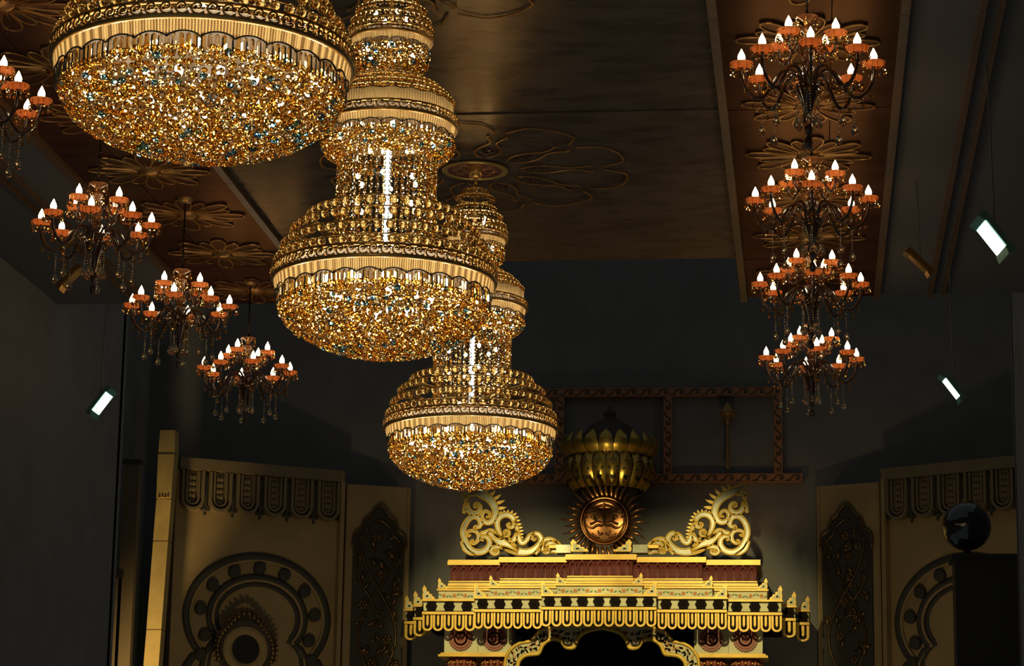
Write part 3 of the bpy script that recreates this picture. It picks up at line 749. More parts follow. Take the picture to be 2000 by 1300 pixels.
# crests : strokes traced in local units (x to the middle, z up) , mirrored for the right
KX = 1/7.222/145.0*1.06                       # drawing unit -> metres at the crest's depth
def crest(s):
    z0 = 6.455
    cr = empty('crest', (0, 0.75, 0)); cr.parent = AL
    def cv(x, y): return (s*(-1.985 + (x-265)*KX), 0.0, z0 + (1160-y)*KX)
    strokes = [
        ([(310,205),(400,262),(520,318),(640,390),(715,490),(735,600),(700,690),(630,725),(565,690),(548,620),(590,565),(648,585),(655,635),(612,648)], [8,36,52,50,44,38,32,28,24,20,17,15,12,8]),
        ([(300,590),(318,500),(338,400),(300,358),(370,332),(438,335)], [16,24,20,16,20,24]),
        ([(345,420),(352,520),(405,588),(480,590),(528,530),(508,472),(458,462),(448,505),(482,508)], [14,26,30,26,20,16,14,11,7]),
        ([(480,815),(450,800),(462,775),(505,785),(535,745),(515,672),(450,640),(375,668),(315,760),(295,870),(335,985),(405,1085),(500,1128),(600,1105),(660,1020),(645,945),(585,912),(540,945),(575,968)], [7,10,12,18,26,30,28,30,32,32,30,30,34,34,30,24,18,14,8]),
        ([(400,895),(362,905),(352,860),(400,835),(470,845),(510,905),(495,975),(440,1012),(408,980),(440,965)], [7,11,14,16,18,20,18,14,11,7]),
        ([(640,850),(720,905),(830,1000),(960,1080),(1100,1125),(1230,1110),(1335,1035),(1368,955),(1330,885),(1270,875),(1238,925),(1270,960),(1298,940)], [18,40,56,58,44,40,36,30,26,22,18,13,8]),
        ([(540,872),(600,856),(655,830),(705,842),(755,905),(830,935),(845,905)], [22,20,18,22,24,16,8]),
        ([(820,895),(772,800),(762,705),(802,640),(880,612),(958,640),(998,715),(978,778),(930,788),(902,752),(938,732)], [12,26,32,34,34,32,26,20,15,12,8]),
        ([(1000,690),(1035,800),(1055,910),(1095,995),(1150,985),(1210,905),(1270,872)], [10,20,26,30,26,24,22]),
        ([(820,945),(868,905),(918,902),(928,850),(882,830),(860,865),(890,882)], [12,13,14,14,13,10,7]),
        ([(1050,1130),(900,1075),(780,1055),(700,1072),(682,1115),(725,1152),(780,1135),(768,1098),(728,1108)], [10,20,22,20,18,18,16,12,8]),
        ([(1392,1110),(1378,1020),(1420,958),(1500,950),(1585,1000),(1660,1080),(1780,1128)], [18,20,20,20,22,22,12]),
        ([(1720,1135),(1610,1080),(1560,1000),(1490,1000),(1430,1040)], [10,34,32,24,10]),
        ([(1400,1130),(1450,1135),(1490,1100),(1450,1075),(1425,1100)], [12,16,15,12,8]),
        ([(1490,1125),(1540,1110),(1600,1130),(1680,1140)], [14,22,22,10]),
        ([(272,985),(300,1030),(330,1090),(400,1140),(450,1155)], [10,22,26,24,10]),
        ([(930,935),(970,1010),(1060,1090)], [8,24,12]), ([(1040,830),(1010,930),(960,990)], [8,26,30]),
        ([(1290,1150),(1340,1080),(1370,1000)], [22,20,10])]
    for pts, wd in strokes:
        P = smooth_path([(x, y, 0) for x, y in pts], 4); W = []
        for i in range(len(P)):
            u = i/4; k = min(int(u), len(wd)-2); W.append(wd[k] + (wd[k+1]-wd[k])*(u-k))
        Lf, Rg = [], []
        for i, p in enumerate(P):
            tt = (P[min(i+1, len(P)-1)] - P[max(i-1, 0)]); tt.normalize(); nn = Vector((-tt.y, tt.x, 0))*W[i]
            Lf.append(p + nn); Rg.append(p - nn)
        a = [cv(p.x, p.y) for p in Lf]; b = [cv(p.x, p.y) for p in Rg]
        body = MB().band([(q[0], q[2]) for q in a], [(q[0], q[2]) for q in b], -0.02, 0.03).build('scroll', 'altar_silver', cr)
        m = MB()
        loop = a + b[::-1]
        m.tube([(q[0], -0.022, q[2]) for q in loop], 13*KX, 5, 1.2, (0,1,0), closed=True)
        MB.build(m, 'scroll_rim', 'altar_gold', cr, True)
    big = [((530,262),(565,188)),((592,292),(645,205)),((668,345),(735,265)),((722,395),(815,325)),((760,455),(865,410)),((785,525),(890,508))]
    sml = [((800,605),(812,560)),((855,588),(850,545)),((905,582),(905,540)),((950,595),(968,550)),((990,615),(1025,585)),((1018,652),(1058,635)),((1035,695),(1080,685)),((1048,748),(1100,735)),((1060,795),(1118,780)),((1068,838),(1130,828)),((1075,882),(1130,878)),((1090,925),(1128,920)),((1105,960),(1130,962))]
    for lst, wd in ((big, 24), (sml, 15)):
        for (x0, y0), (x1, y1) in lst:
            d = Vector((x1-x0, y1-y0)); L = d.length; d.normalize(); nn = Vector((-d.y, d.x))
            pts = []
            for u, v in ((-0.1,0.5),(0.12,0.95),(0.4,1.0),(0.7,0.6),(1.0,0.0),(0.72,-0.25),(0.4,-0.75),(0.12,-0.9),(-0.1,-0.5)):
                q = Vector((x0, y0)) + d*(u*L) + nn*(v*wd*(1 if s < 0 else 1)); c = cv(q.x, q.y); pts.append((c[0], c[2]))
            if s > 0: pts = pts[::-1]
            MB().plate(pts, -0.02, 0.012).build('spike', 'altar_gold', cr)
    return cr
for s in (-1, 1): crest(s)
# low centre parapet with two leaf corners in front of the sun
for s in (-1, 1): put('corner_ornament', CORN, AL, (s*0.40, 0.20, 6.42), None, (-s*1.35, 1, 0.82))
for s in (-1, 1):
    A(MB().box(*sorted((s*0.42, s*0.62)), 0.30, 0.5, 6.42, 6.53), 'parapet_block', 'altar_silver')
    A(MB().box(*sorted((s*0.42, s*0.75)), 0.62, 0.7, 6.53, 6.57), 'parapet_rail', 'altar_gold')

# capital blocks, columns
def gear():
    pts = []
    for k in range(56):
        a = 2*PI*k/56; r = 0.168 if k % 2 else 0.150; pts.append((r*cos(a), r*sin(a)))
    m = MB().plate(pts, -0.03, 0.0)
    m.lathe([(0.13,-0.03),(0.125,-0.045),(0.10,-0.045),(0.09,-0.03),(0.075,-0.03),(0.07,-0.055),(0.05,-0.055),(0.04,-0.04),(0.025,-0.04),(0.02,-0.065),(0,-0.07)], 24, axis='y')
    return m.mesh('gear_rosette', 'altar_rust')
GEAR = gear()
capm = MB()
for k in range(14):
    a = 2*PI*k/14
    capm.tube([(0.15*cos(a), 0.15*sin(a), -0.55), (0.155*cos(a), 0.155*sin(a), -0.25), (0.19*cos(a), 0.19*sin(a), -0.08), (0.225*cos(a), 0.225*sin(a), -0.03)], [0.03, 0.034, 0.03, 0.018], 6)
capm.lathe([(0.14,-0.7),(0.14,-0.2),(0.18,-0.05),(0.20,0.0),(0,0.0)], 20)
CAP = capm.mesh('capital', 'altar_rust', True)
cb = MB()
for k in range(14):
    a = 2*PI*k/14 + PI/14
    cb.ball((0.215*cos(a), 0.215*sin(a), -0.06), 0.016, 6, 4); cb.ball((0.20*cos(a), 0.20*sin(a), -0.16), 0.011, 6, 4)
CB = cb.mesh('capital_beads', 'altar_gold', True)
for s in (-1, 1):
    xa, xb = sorted((s*1.235, s*2.155))
    for q in range(2):
        x0 = xa + q*0.46; blk = A(MB().box(x0 + 0.002, x0 + 0.458, 0.52, 1.0, 5.085, 5.45), 'capital_block', 'altar_cream')
        put('gear_rosette', GEAR, blk, (x0 + 0.23, 0.52, 5.275))
        cpt = put('capital', CAP, AL, (x0 + 0.23, 0.74, 5.02)); put('capital_beads', CB, cpt, (0,0,0))
        A(MB().lathe([(0.17,4.32),(0.15,4.2),(0.14,2.0),(0.16,0.4),(0.22,0.35),(0.24,0.0),(0,0)], 20, (x0+.23, 0.74, 0)), 'column', 'altar_rust', None, True)
    A(MB().box(xa - 0.07, xb + 0.07, 0.45, 1.05, 5.03, 5.06), 'ledge', 'altar_gold'); A(MB().box(xa - 0.04, xb + 0.04, 0.48, 1.05, 5.06, 5.085), 'ledge', 'altar_gold')
# multifoil arch between the columns
def ap(x, y): q = at(960 + x/4.545, 1200 + y/4.545, 34.42); return (q.x - 0.034, q.z)
OUT = [(105,700),(118,560),(135,455),(150,370),(200,295),(270,252),(340,238),(372,228),(410,180),(455,140),(520,118),(600,105),(700,98),(800,98),(890,105),(960,108),(996,110)]
INN = [(225,700),(238,560),(250,455),(265,405),(310,365),(370,352),(425,348),(445,330),(470,272),(520,228),(580,215),(640,238),(680,288),(750,288),(785,210),(860,148),(996,118)]
def resample(P, n):
    P = smooth_path([(x, y, 0) for x, y in P], 5); acc = [0]
    for a, b in zip(P, P[1:]): acc.append(acc[-1] + (b-a).length)
    out = []
    for i in range(n):
        d = acc[-1]*i/(n-1); k = max(j for j in range(len(acc)) if acc[j] <= d + 1e-9); k = min(k, len(P)-2)
        q = P[k].lerp(P[k+1], (d-acc[k])/(acc[k+1]-acc[k])); out.append((q.x, q.y))
    return out
archs = []
for s in (-1, 1):
    sub = 4
    O = [(p.x, p.y) for p in smooth_path([(x, y, 0) for x, y in OUT], sub)]; I = [(p.x, p.y) for p in smooth_path([(x, y, 0) for x, y in INN], sub)]
    o = [ap(x, y) for x, y in O]; i_ = [ap(x, y) for x, y in I]
    cxm = ap(996, 110)[0]
    o = [(s*(cxm - x), z) for x, z in o]; i_ = [(s*(cxm - x), z) for x, z in i_]
    ar = A(MB().band(o, i_, 0.42, 0.57), 'arch', 'altar_cream')
    MB().tube([(x, 0.415, z) for x, z in o], 0.024, 6, 0.8, (0,1,0)).build('arch_moulding', 'altar_gold', ar, True)
    MB().tube([(x, 0.415, z) for x, z in i_], 0.030, 6, 0.8, (0,1,0)).build('arch_moulding', 'altar_gold', ar, True)
    rn = random.Random(11); m = MB(); m2 = MB()
    for k in range(3, len(o) - 2):
        for v in (0.34, 0.64):
            q = (o[k][0]*(1-v) + i_[k][0]*v + rn.uniform(-.02,.02), o[k][1]*(1-v) + i_[k][1]*v + rn.uniform(-.015,.015)); a = rn.random()*6
            lf = MB().plate([(-0.03,0),(0,0.014),(0.032,0),(0,-0.014)], -0.008, 0.0)
            (m if rn.random() < .6 else m2).merge(lf, Matrix.Translation((q[0], 0.42, q[1])) @ Matrix.Rotation(a, 4, 'Y'))
    tag(m.build('painted_leaves', 'flower_dark', ar), kind='stuff'); tag(m2.build('painted_leaves', 'petal_orange', ar), kind='stuff')
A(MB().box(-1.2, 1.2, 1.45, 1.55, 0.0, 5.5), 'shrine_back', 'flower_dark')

# ---------------------------------------------------------------- sun emblem
SU = empty('sun_emblem', (0.0, 34.72, 6.42)); tag(SU, 'bronze sun face emblem with mustache and curved rays above the altar', 'emblem')
SZ = at(1187, 1017, 34.72).z - 6.42; SR = 0.325
MB().lathe([(SR,0.05),(SR,-0.005),(0.25,-0.02),(0.12,-0.035),(0,-0.04)], 48, (0,0,SZ), axis='y').build('face_disc', 'sun_bronze', SU, True)
MB().tube([((SR-.006)*cos(2*PI*i/64), -0.02, SZ + (SR-.006)*sin(2*PI*i/64)) for i in range(64)], 0.016, 8, closed=True).build('rim', 'sun_bronze', SU, True)
for k in range(36):
    a = 2*PI*k/36 + .05; L = 0.62 if k % 2 else 0.56; bend = 0.10
    pts = [( (SR+ (L-SR)*u)*cos(a + bend*sin(u*2.6)), 0.03 - 0.05*sin(u*PI)+0.02*u, SZ + (SR + (L-SR)*u)*sin(a + bend*sin(u*2.6))) for u in (0,0.2,0.4,0.6,0.8,1.0)]
    MB().tube(pts, [0.022,0.027,0.025,0.020,0.012,0.002], 6, 0.7, (0,1,0)).build('ray', 'sun_bronze', SU, True)
def ft(pts, rad, name, mirror=True):
    for e in ((-1, 1) if mirror else (1,)):
        P = smooth_path([(e*x*SR, -0.045, SZ + z*SR) for x, z in pts], 4)
        n = len(P); rr = []
        for i in range(n):
            u = i/(n-1)*(len(rad)-1); k = min(int(u), len(rad)-2); rr.append((rad[k] + (rad[k+1]-rad[k])*(u-k))*SR)
        MB().tube(P, rr, 8, 0.9, (0,1,0)).build(name, 'sun_bronze', SU, True)
ft([(0.0,0.78),(0.25,0.72),(0.45,0.60),(0.62,0.50)], [0.10,0.10,0.08,0.03], 'turban_fold')
ft([(0.0,0.58),(0.25,0.56),(0.50,0.50)], [0.12,0.11,0.04], 'turban_fold')
ft([(0.12,0.34),(0.35,0.44),(0.58,0.42),(0.72,0.32)], [0.03,0.055,0.05,0.02], 'eyebrow')
ft([(0.72,0.12),(0.82,0.26),(0.86,0.32)], [0.03,0.05,0.03], 'temple')
ft([(0.22,0.14),(0.40,0.25),(0.58,0.17)], [0.02,0.03,0.02], 'eyelid'); ft([(0.22,0.12),(0.40,0.03),(0.58,0.15)], [0.02,0.025,0.02], 'eyelid')
ft([(0.10,-0.08),(0.30,-0.02),(0.50,-0.12),(0.60,-0.13)], [0.03,0.045,0.05,0.06], 'cheek')
ft([(0.08,-0.22),(0.30,-0.20),(0.48,-0.30),(0.68,-0.26),(0.80,-0.10)], [0.05,0.06,0.055,0.04,0.015], 'mustache')
ft([(0.88,0.05),(0.88,-0.22),(0.76,-0.52),(0.62,-0.66)], [0.03,0.04,0.045,0.02], 'whisker')
ft([(0.05,-0.52),(0.20,-0.58),(0.26,-0.42)], [0.05,0.05,0.02], 'lip'); ft([(0.20,-0.72),(0.38,-0.66),(0.52,-0.52)], [0.03,0.06,0.02], 'jowl')
ft([(0.0,0.34),(0.0,0.15),(0.0,-0.08),(0.0,-0.22)], [0.05,0.04,0.055,0.07], 'nose', False)
ft([(-0.10,-0.80),(0.0,-0.82),(0.10,-0.80)], [0.02,0.04,0.02], 'chin', False)
for e in (-1, 1): MB().ball((e*0.40*SR, -0.045, SZ + 0.13*SR), 0.07*SR, 10, 6).build('eye', 'dome_dark', SU, True)
MB().tube([(0.06*SR*cos(i*PI/6), -0.09, SZ + (0.58+0.06*sin(i*PI/6))*SR) for i in range(12)], 0.006, 5, closed=True).build('forehead_mark', 'sun_bronze', SU, True)
MB().box(-0.12, 0.12, 0.0, 0.06, 0.0, SZ - 0.3).build('stand', 'dome_dark', SU)

# ---------------------------------------------------------------- lotus dome above the altar
DO = empty('lotus_dome', (0, 35.52, 6.42)); tag(DO, 'dark gold lotus dome with cross patterned panels above the sun emblem', 'dome')
dz = at(1190, 925, 35.0).z - 6.42 + 0.17
NP = 20; RD = 0.62
def dprof(u): return RD*(0.62 + 0.38*sin(PI*(0.12 + 0.80*u))), dz - 0.33 + 0.62*u
pm = MB(); rows_ = 9
vs = []; fs = []
for j in range(rows_):
    r, z = dprof(j/(rows_-1))
    for i in range(6):
        a = (i/5 - .5)*2*PI/NP*0.90; bul = 0.035*cos((i/5-.5)*PI)
        vs.append(((r + bul)*cos(a), (r + bul)*sin(a), z))
for j in range(rows_-1):
    for i in range(5): fs.append((j*6+i, j*6+i+1, (j+1)*6+i+1, (j+1)*6+i))
PM = pm.add(vs, fs).mesh('dome_panel', 'dome_gold', True)
om = MB()
def on(u, v, rr, nn=8, e=(1,1)):
    r, z = dprof(u); a = v*2*PI/NP*0.9; rad = r + 0.036
    k = len(om.v)
    pts = [(rad*cos(a + e[0]*rr*cos(q*2*PI/nn)/rad), rad*sin(a + e[0]*rr*cos(q*2*PI/nn)/rad), z + e[1]*rr*sin(q*2*PI/nn)) for q in range(nn)]
    om.add(pts, [tuple(range(nn))])
for u, v, rr, e in ((0.55,0,0.016,(1,1)),(0.55,0.16,0.018,(1.3,.7)),(0.55,-0.16,0.018,(1.3,.7)),(0.63,0,0.018,(.7,1.4)),(0.47,0,0.018,(.7,1.4)),
                    (0.74,0.28,0.020,(1,1)),(0.74,-0.28,0.020,(1,1)),(0.36,0.28,0.020,(1,1)),(0.36,-0.28,0.020,(1,1)),(0.90,0,0.042,(1,1.1)),(0.20,0,0.042,(1,1.2))): on(u, v, rr, 8, e)
OM = om.mesh('cross_ornament', 'dome_dark')
for k in range(NP):
    p = put('dome_panel', PM, DO, (0,0,0), (0,0,2*PI*(k+.5)/NP - PI/2)); tag(put('cross_ornament', OM, p, (0.004,0,0)), kind='stuff')
MB().lathe([(dprof(j/8)[0]-0.02, dprof(j/8)[1]) for j in range(9)], 40).build('dome_core', 'dome_dark', DO, True)
lp = MB(); vs = []; fs = []
for j in range(8):
    u = j/7; r = 0.58 + 0.13*sin(PI*min(1, u*0.9)); z = dz + 0.12 + 0.34*u; wd = 0.10*sin(PI*(0.25 + 0.75*u))**0.7
    for i in (-2,-1,0,1,2):
        vs.append((r - 0.02*i*i*0.25, wd*i/2, z))
for j in range(7):
    for i in range(4): fs.append((j*5+i, j*5+i+1, (j+1)*5+i+1, (j+1)*5+i))
LPM = lp.add(vs, fs).mesh('lotus_petal', 'dome_gold', True)
for k in range(20): put('lotus_petal', LPM, DO, (0,0,0), (0,0,2*PI*k/20))
MB().lathe([(0.56,dz+0.10),(0.60,dz+0.13),(0.56,dz+0.16),(0.46,dz+0.4),(0.28,dz+0.6),(0.12,dz+0.68),(0.07,dz+0.73),(0.10,dz+0.78),(0.04,dz+0.82),(0,dz+0.92)], 40).build('upper_dome', 'dome_dark', DO, True)
MB().lathe([(0.30,0.0),(0.32,0.05),(0.28,0.2),(0.28,dz-0.45),(0.40,dz-0.33)], 32).build('pedestal', 'dome_dark', DO, True)
tb = MB()
for k in range(12):
    a = 2*PI*k/12; tb.ball((0.60*cos(a), 0.60*sin(a), dz+0.14), 0.014, 6, 4, (1,1,2))
tag(tb.build('red_studs', 'altar_rust', DO, True), kind='stuff')

# ---------------------------------------------------------------- frame of waves on the back wall, with the mace
FRM = empty('wall_frame', (0, 36.3, 7.7)); tag(FRM, 'long dark red frame of wave scrolls on the wall above the altar', 'frame')
wv = MB().tube(smooth_path([(-0.117,0,-0.034),(-0.085,0,-0.040),(-0.05,0,-0.020),(-0.02,0,0.022),(0.02,0,0.042),(0.062,0,0.034),(0.082,0,0.004),(0.066,0,-0.020),(0.038,0,-0.016),(0.034,0,0.006),(0.05,0,0.010)], 3), 0.0095, 5, 0.8, (0,1,0)).mesh('wave_scroll', 'relief_dark', True)
def rail(x0, x1, z0, z1, vert):
    b = MB().box(x0, x1, -0.05, 0.03, z0 - 7.7, z1 - 7.7).build('stile' if vert else 'rail', 'frame_wood', FRM)
    L = (z1 - z0) if vert else (x1 - x0); n = max(1, round(L/0.235)); w_ = (x1 - x0) if not vert else (z1 - z0)
    e1 = MB(); th = 0.012
    if vert: e1.box(x0, x0+th, -0.06, -0.045, z0-7.7, z1-7.7).box(x1-th, x1, -0.06, -0.045, z0-7.7, z1-7.7)
    else: e1.box(x0, x1, -0.06, -0.045, z0-7.7, z0-7.7+th).box(x0, x1, -0.06, -0.045, z1-7.7-th, z1-7.7)
    e1.build('rail_edge', 'frame_wood', b)
    for k in range(n):
        c = (k+.5)*L/n
        if vert: put('wave_scroll', wv, b, ((x0+x1)/2, -0.055, z0 - 7.7 + c), (0, PI/2, 0))
        else: put('wave_scroll', wv, b, (x0 + c, -0.055, (z0+z1)/2 - 7.7))
zb = at(1440, 933, 36.25).z; zt = at(1440, 764, 36.25).z
rail(-2.72, 2.70, zb - 0.062, zb + 0.062, False); rail(-2.40, 2.42, zt - 0.06, zt + 0.06, False)
for X in (-2.36, -0.78, 0.78, 2.36): rail(X - 0.06, X + 0.06, zb + 0.064, zt - 0.062, True)
mt = at(1421, 784, 36.25); mb_ = at(1421, 915, 36.25); H = mt.z - mb_.z
MA = empty('mace_emblem', (mt.x, 36.215, mb_.z)); tag(MA, 'thin gilded mace emblem standing inside the right wall frame', 'emblem')
MB().lathe([(0,0),(0.028,0.004),(0.03,0.03),(0.015,0.045),(0.022,0.06),(0.020,0.5*H),(0.016,0.66*H),(0.03,0.67*H)], 12).build('shaft', 'brass_dull', MA, True)
hp = [(0.03,0.67*H),(0.05,0.70*H),(0.04,0.71*H),(0.075,0.735*H),(0.06,0.745*H),(0.105,0.79*H),(0.115,0.83*H),(0.105,0.87*H),(0.08,0.89*H),(0.085,0.90*H),(0.05,0.92*H),(0.055,0.93*H),(0.025,0.95*H),(0.03,0.96*H),(0,1.0*H)]
MB().lathe(hp, 16).build('head', 'brass_dull', MA, True)
for k in range(12):
    a = 2*PI*k/12; MB().tube([(0.06*cos(a),0.06*sin(a),0.745*H),(0.112*cos(a),0.112*sin(a),0.80*H),(0.118*cos(a),0.118*sin(a),0.84*H),(0.08*cos(a),0.08*sin(a),0.89*H)], 0.007, 5).build('rib', 'brass_dull', MA, True)

# ================================================================ angled side walls: panel with carving, niche wall with cornice and arch
def side(s, nm):
    # local frame: u runs outward along the wall, front is -v
    ang1 = R(22); ang2 = R(30)
    ox, oy = 2.90, 36.0
    p1 = (ox, oy); L1 = 0.93
    # carved panel board
    def frame(o, ang):
        e = empty('t'); return e
    def place(root, x, y, ang):
        root.location = (s*x, y, root.location.z); root.rotation_euler = (0, 0, (-ang if s > 0 else ang))
    bd = struct(MB().box(0 if s > 0 else -L1, L1 if s > 0 else 0, 0, 0.25, 0, 7.60).build('wall_panel_' + nm, 'plaster'))
    bd.location = (s*ox, oy, 0); bd.rotation_euler = (0, 0, -s*ang1)
    for u in (0.02, 0.89):
        MB().box(*sorted((s*u, s*(u+0.02))), -0.012, 0.0, 0, 7.60).build('edge_bead', 'plaster', bd)
    # carving
    cv = empty('vine_carving', (0, 0, 0)); cx = s*(ox + 0.455*cos(ang1)); cyy = oy - 0.455*sin(ang1)
    cv.location = (cx, cyy, 3.6); cv.rotation_euler = (0, 0, -s*ang1)
    tag(cv, 'dark carved vine panel with scalloped pointed top %s of the altar' % ('right' if s > 0 else 'left'), 'carving', 'carved vine panels beside the altar')
    half = [(0.37,0),(0.37,3.08),(0.385,3.14),(0.37,3.26),(0.33,3.31),(0.27,3.34),(0.25,3.42),(0.22,3.50),(0.14,3.55),(0.10,3.62),(0.05,3.68),(0,3.72)]
    pts = half + [(-x, z) for x, z in half[-2::-1]]
    MB().plate(pts, -0.05, -0.003).build('board', 'relief_dark', cv)
    MB().tube([(x, -0.06, z) for x, z in pts[1:-1]], 0.022, 6).build('border', 'carved_bronze', cv, True)
    rn = random.Random(4 + s)
    for sg in (-1, 1):
        P = [(sg*0.27*sin(z*2.35 + .4), -0.075, z) for z in [i*0.06 for i in range(55)]]
        MB().tube(P, 0.017, 6).build('vine', 'carved_bronze', cv, True)
        P = smooth_path([(0, -0.075, 3.50), (sg*0.14, -0.075, 3.40), (sg*0.20, -0.075, 3.28), (sg*0.30, -0.075, 3.18), (sg*0.32, -0.075, 2.9), (sg*0.26, -0.075, 2.6), (sg*0.10, -0.075, 2.35), (0, -0.075, 2.1)], 5)
        MB().tube(P, 0.014, 6).build('vine', 'carved_bronze', cv, True)
    lf = MB().ball((0,0,0.05), 0.05, 8, 6, (0.55, 0.5, 1)); lf.tube([(0,0,-0.04),(0,-0.02,0.09)], 0.008, 5); LFM = lf.mesh('carved_leaf', 'carved_bronze', True)
    fl = MB()
    for k in range(6): fl.ball((0.035*cos(k*PI/3), 0, 0.035*sin(k*PI/3)), 0.024, 7, 5, (1,.6,1))
    fl.ball((0,-.015,0), 0.02, 7, 5); FLM = fl.mesh('carved_flower', 'carved_bronze', True)
    for k in range(90):
        z = 0.1 + 3.25*rn.random(); x = rn.uniform(-0.31, 0.31)
        if z > 3.1: x *= 0.6
        if k % 4 == 0: put('carved_flower', FLM, cv, (x, -0.065, z), None, [rn.uniform(.9, 1.5)]*3)
        else: put('carved_leaf', LFM, cv, (x, -0.06, z), (rn.uniform(-.3,.3), rn.uniform(-3,3), 0), [rn.uniform(.8, 1.5)]*3)
    # niche wall
    nx = ox + L1*cos(ang1) + 0.03; ny = oy - L1*sin(ang1) - 0.03; L2 = 2.44
    nw = struct(MB().box(*sorted((0, s*L2)), 0.12, 0.30, 0, 7.75).build('wall_niche_' + nm, 'plaster'))
    nw.location = (s*nx, ny, 0); nw.rotation_euler = (0, 0, -s*ang2)
    MB().box(*sorted((0, s*0.06)), -0.02, 0.12, 0, 7.75).build('wall_edge', 'plaster', nw)
    MB().box(*sorted((0, s*L2)), -0.02, 0.12, 7.62, 7.78).build('cornice_rail', 'plaster_relief', nw)
    # lambrequin cornice
    co = empty('cornice', (s*nx, ny, 7.05)); co.rotation_euler = (0, 0, -s*ang2)
    tag(co, 'dim plaster cornice of hanging rounded tabs on the %s niche wall' % nm, 'cornice', 'tabbed cornices of the niche walls')
    def ushape(w, bot, th, dep):
        o, i_ = [(-w, 0.56)], [(-w+th, 0.56)]
        for k in range(11):
            a = PI + PI*k/10; o.append((w*cos(a), bot + w*sin(a))); i_.append(((w-th)*cos(a), bot + (w-th)*sin(a)))
        o.append((w, 0.56)); i_.append((w-th, 0.56)); return MB().band(o, i_, dep, 0.12)
    ub = ushape(0.165, 0.165, 0.04, -0.02); ub2 = ushape(0.10, 0.17, 0.025, 0.0); ub.add(ub2.v, ub2.f)
    ub.plate([(-0.125, 0.56), (-0.125, 0.165), (0, 0.05), (0.125, 0.165), (0.125, 0.56)], 0.06, 0.12)
    for k in range(5):
        for e in (-1, 1): ub.ball((e*0.025, 0.045, 0.13 + k*0.085), 0.03, 6, 4, (1, .6, 1.3))
    UM = ub.mesh('cornice_tab', 'plaster_relief')
    fi = MB().ball((0,0.05,0.10), 0.04, 8, 5, (1,.6,1)).ball((0,0.05,0.03), 0.025, 8, 5, (1,.6,1.2)).ball((-.05,.05,.09), .026, 6, 4).ball((.05,.05,.09), .026, 6, 4)
    fi.box(-0.02, 0.02, 0.03, 0.12, 0.12, 0.56)
    FM = fi.mesh('tab_finial', 'relief_dark')
    for k in range(6):
        put('cornice_tab', UM, co, (s*(0.24 + k*0.40), 0, 0.0)); put('tab_finial', FM, co, (s*(0.04 + k*0.40), 0, -0.06))
    # horseshoe arch with dark discs
    ac = 1.20; az_ = 5.62
    ar = empty('niche_arch', (s*nx, ny, 4.0)); ar.rotation_euler = (0, 0, -s*ang2)
    tag(ar, 'horseshoe niche arch studded with dark discs on the %s wall' % nm, 'arch', 'horseshoe arches of the niche walls')
    az_ -= 4.0
    def horse(rx, rz, ex=0.16):
        P = []
        for k in range(41):
            a = R(-38) + (PI + 2*R(38))*k/40; P.append((s*ac + rx*cos(a), az_ + rz*sin(a)))
        x0, z0 = P[0]; x1, z1 = P[-1]
        lo = [(x0 + ex*1.6, -0.6), (x0 + ex*1.5, z0 - 0.5), (x0 + ex*1.2, z0 - 0.20), (x0 + ex*0.6, z0 - 0.05)]; hi = [(x1 - ex*0.6, z1 - 0.05), (x1 - ex*1.2, z1 - 0.20), (x1 - ex*1.5, z1 - 0.5), (x1 - ex*1.6, -0.6)]
        return lo + P + hi
    for rx, rz, wd, m, dp, nme in ((1.03, 0.86, 0.055, 'relief_dark', 0.0, 'outer_moulding'), (0.975, 0.805, 0.022, 'plaster', -0.01, 'outer_bead'), (0.70, 0.57, 0.045, 'relief_dark', 0.0, 'inner_moulding'), (0.65, 0.525, 0.022, 'plaster', -0.01, 'inner_bead'), (0.60, 0.48, 0.06, 'relief_dark', 0.05, 'reveal')):
        MB().tube([(x, 0.10 + dp, z) for x, z in horse(rx, rz)], wd, 8, 0.7, (0,1,0)).build(nme, m, ar, True)
    dm = MB().lathe([(0.085,0.06),(0.085,-0.02),(0.07,-0.035),(0,-0.04)], 18, axis='y').mesh('dark_disc', 'relief_dark')
    Hs = horse(0.835, 0.69); 
    P = [Vector((x, z, 0)) for x, z in Hs]; acc = [0]
    for a, b in zip(P, P[1:]): acc.append(acc[-1] + (b-a).length)
    n = 19
    for k in range(n):
        d = acc[-1]*(k+.5)/n; j = max(q for q in range(len(acc)) if acc[q] <= d); q = P[j].lerp(P[j+1], (d-acc[j])/(acc[j+1]-acc[j]))
        put('dark_disc', dm, ar, (q.x, 0.07, q.y))
    return nx, ny, ang2
sides = {s: side(s, nm) for s, nm in ((-1, 'left'), (1, 'right'))}
# carved mirror in the left niche
c = at(480, 1268, 34.75)
MI = empty('carved_mirror', (c.x, 34.72, c.z - 0.5)); MI.rotation_euler = (0, 0, R(30)); tag(MI, 'round dark mirror with carved pointed crest inside the left niche', 'mirror')
MB().lathe([(0.20,0.0),(0.20,-0.03),(0.31,-0.04),(0.33,0.0)], 32, (0,0,0.5), axis='y').build('ring', 'plaster', MI, True)
MB().lathe([(0.0,-0.012),(0.21,-0.012)], 32, (0,0,0.5), axis='y').build('glass', 'globe_dark', MI, True)
rn = random.Random(2)
for k in range(26):
    a = R(-20) + R(220)*k/25; rr = 0.40 + (0.12*max(0, 1 - abs(k-12.5)/4))
    MB().ball((rr*cos(a), -0.02, 0.5 + rr*sin(a)), 0.042, 7, 5, (1,.6,1.2)).ball(((rr+.05)*cos(a+.05), -0.03, 0.5 + (rr+.05)*sin(a+.05)), 0.022, 6, 4).build('crest_leaf', 'carved_bronze', MI, True)
MB().lathe([(0.33,0.0),(0.33,-0.02),(0.40,-0.02),(0.42,0.0)], 32, (0,0,0.5), axis='y').build('outer_ring', 'relief_dark', MI, True)
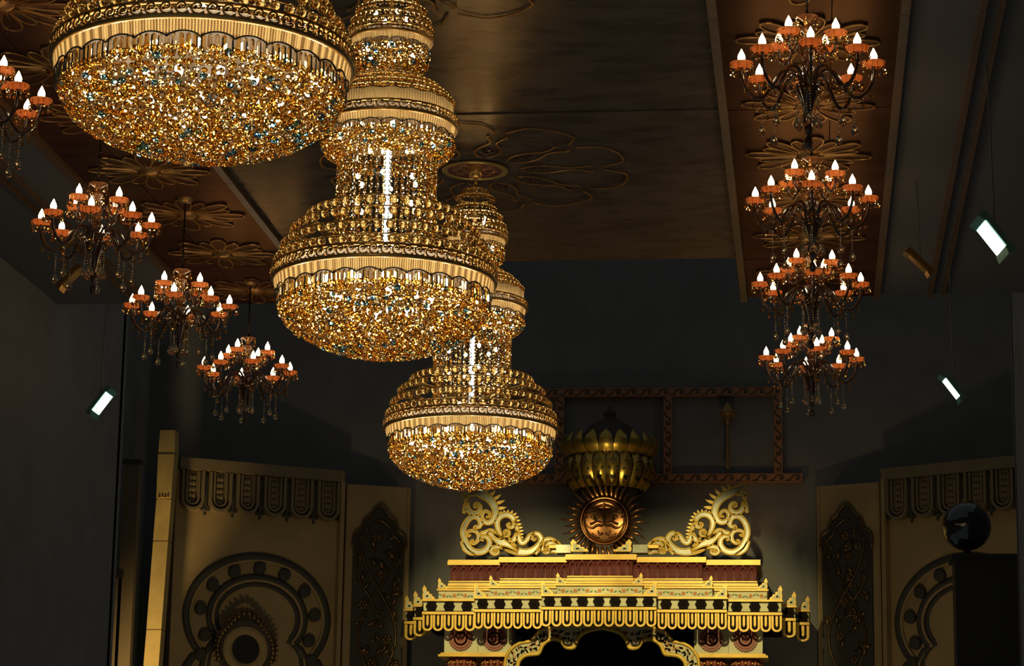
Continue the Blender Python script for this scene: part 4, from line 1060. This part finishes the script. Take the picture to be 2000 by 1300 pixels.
MB().box(-0.06, 0.06, 0.0, 0.05, -0.9, 0.2).build('stand', 'relief_dark', MI)

# ---------------------------------------------------------------- leaning lit pillar of slabs at the left
PL = empty('slab_pillar', (0,0,0)); tag(PL, 'tall narrow golden pillar of stacked stone slabs at the left', 'pillar')
PY = 33.6
edges = [(838, 313, 342), (885, 309, 341), (973, 305.5, 334.5), (1055, 299, 328), (1228, 286, 315), (1300, 280, 309.5), (1500, 265, 295)]
bot = at(280, 1500, PY); PL.location = (bot.x, PY, bot.z)
for (ya, la, ra), (yb, lb_, rb_) in zip(edges, edges[1:]):
    q = [at(la, ya + 1, PY), at(ra, ya + 1, PY), at(rb_, yb, PY), at(lb_, yb, PY)]
    pts = [(p.x - bot.x, p.z - bot.z) for p in q]
    pts[0] = (pts[0][0], pts[0][1] - 0.004); pts[1] = (pts[1][0], pts[1][1] - 0.004)
    MB().plate(pts, 0.0 if ya != 885 else -0.01, 0.22).build('slab', 'column_stone', PL)
p = at(320, 972, PY)
for k in range(4): MB().ball((p.x - bot.x - 0.06 + k*0.04, -0.02, p.z - bot.z + 0.008*(k % 2)), 0.016, 6, 4).build('gilt_stud', 'altar_gold', PL, True)
MB().box(-0.10, 0.12, 0.05, 0.2, -bot.z, 0.0).build('foot', 'column_stone', PL)
# dim pilasters further left
for i, (x0, x1, y0, lb_) in enumerate(((243, 272, 905, 'dim tall wall pilaster left of the golden slab pillar'), (206, 238, 1128, 'short dim wall pilaster at the lower left'))):
    a = at(x0, y0, 33.0); b = at(x1, y0, 33.0)
    t = empty('wall_pilaster', ((a.x+b.x)/2, 33.0, 0)); tag(t, lb_, 'pilaster'); hw = (b.x-a.x)/2
    MB().box(-hw, hw, 0, 0.12, 0, a.z).build('shaft', 'plaster_relief', t); MB().box(-hw*1.2, hw*1.2, -0.02, 0.12, a.z, a.z + 0.06).build('cap', 'relief_dark', t)

# ---------------------------------------------------------------- dark pillar with globe lamp at the right
g = at(1872, 1022, 30.0)
DP = empty('dark_pillar', (g.x + 0.36, 30.2, 0)); tag(DP, 'plain dark square pillar at the lower right edge', 'pillar')
pz = at(1872, 1085, 30.0).z
MB().box(-0.40, 0.60, 0, 0.6, 0, pz).build('shaft', 'relief_dark', DP); MB().box(-0.44, 0.64, -0.04, 0.64, pz, pz + 0.05).build('cap', 'relief_dark', DP)
GL = empty('globe_lamp', (g.x + 0.12, 30.45, pz + 0.05)); tag(GL, 'dark glossy globe lamp on the pillar at the lower right', 'lamp')
MB().lathe([(0,0),(0.09,0.0),(0.09,0.02),(0.04,0.05),(0.04,0.1)], 16).build('base', 'dark_metal', GL, True)
MB().ball((0,0,0.36), 0.29, 24, 16).build('globe', 'globe_dark', GL, True)
MB().lathe([(0.05,0.63),(0.06,0.66),(0.02,0.70),(0.03,0.73),(0,0.77)], 12).build('finial', 'brass_dull', GL, True)
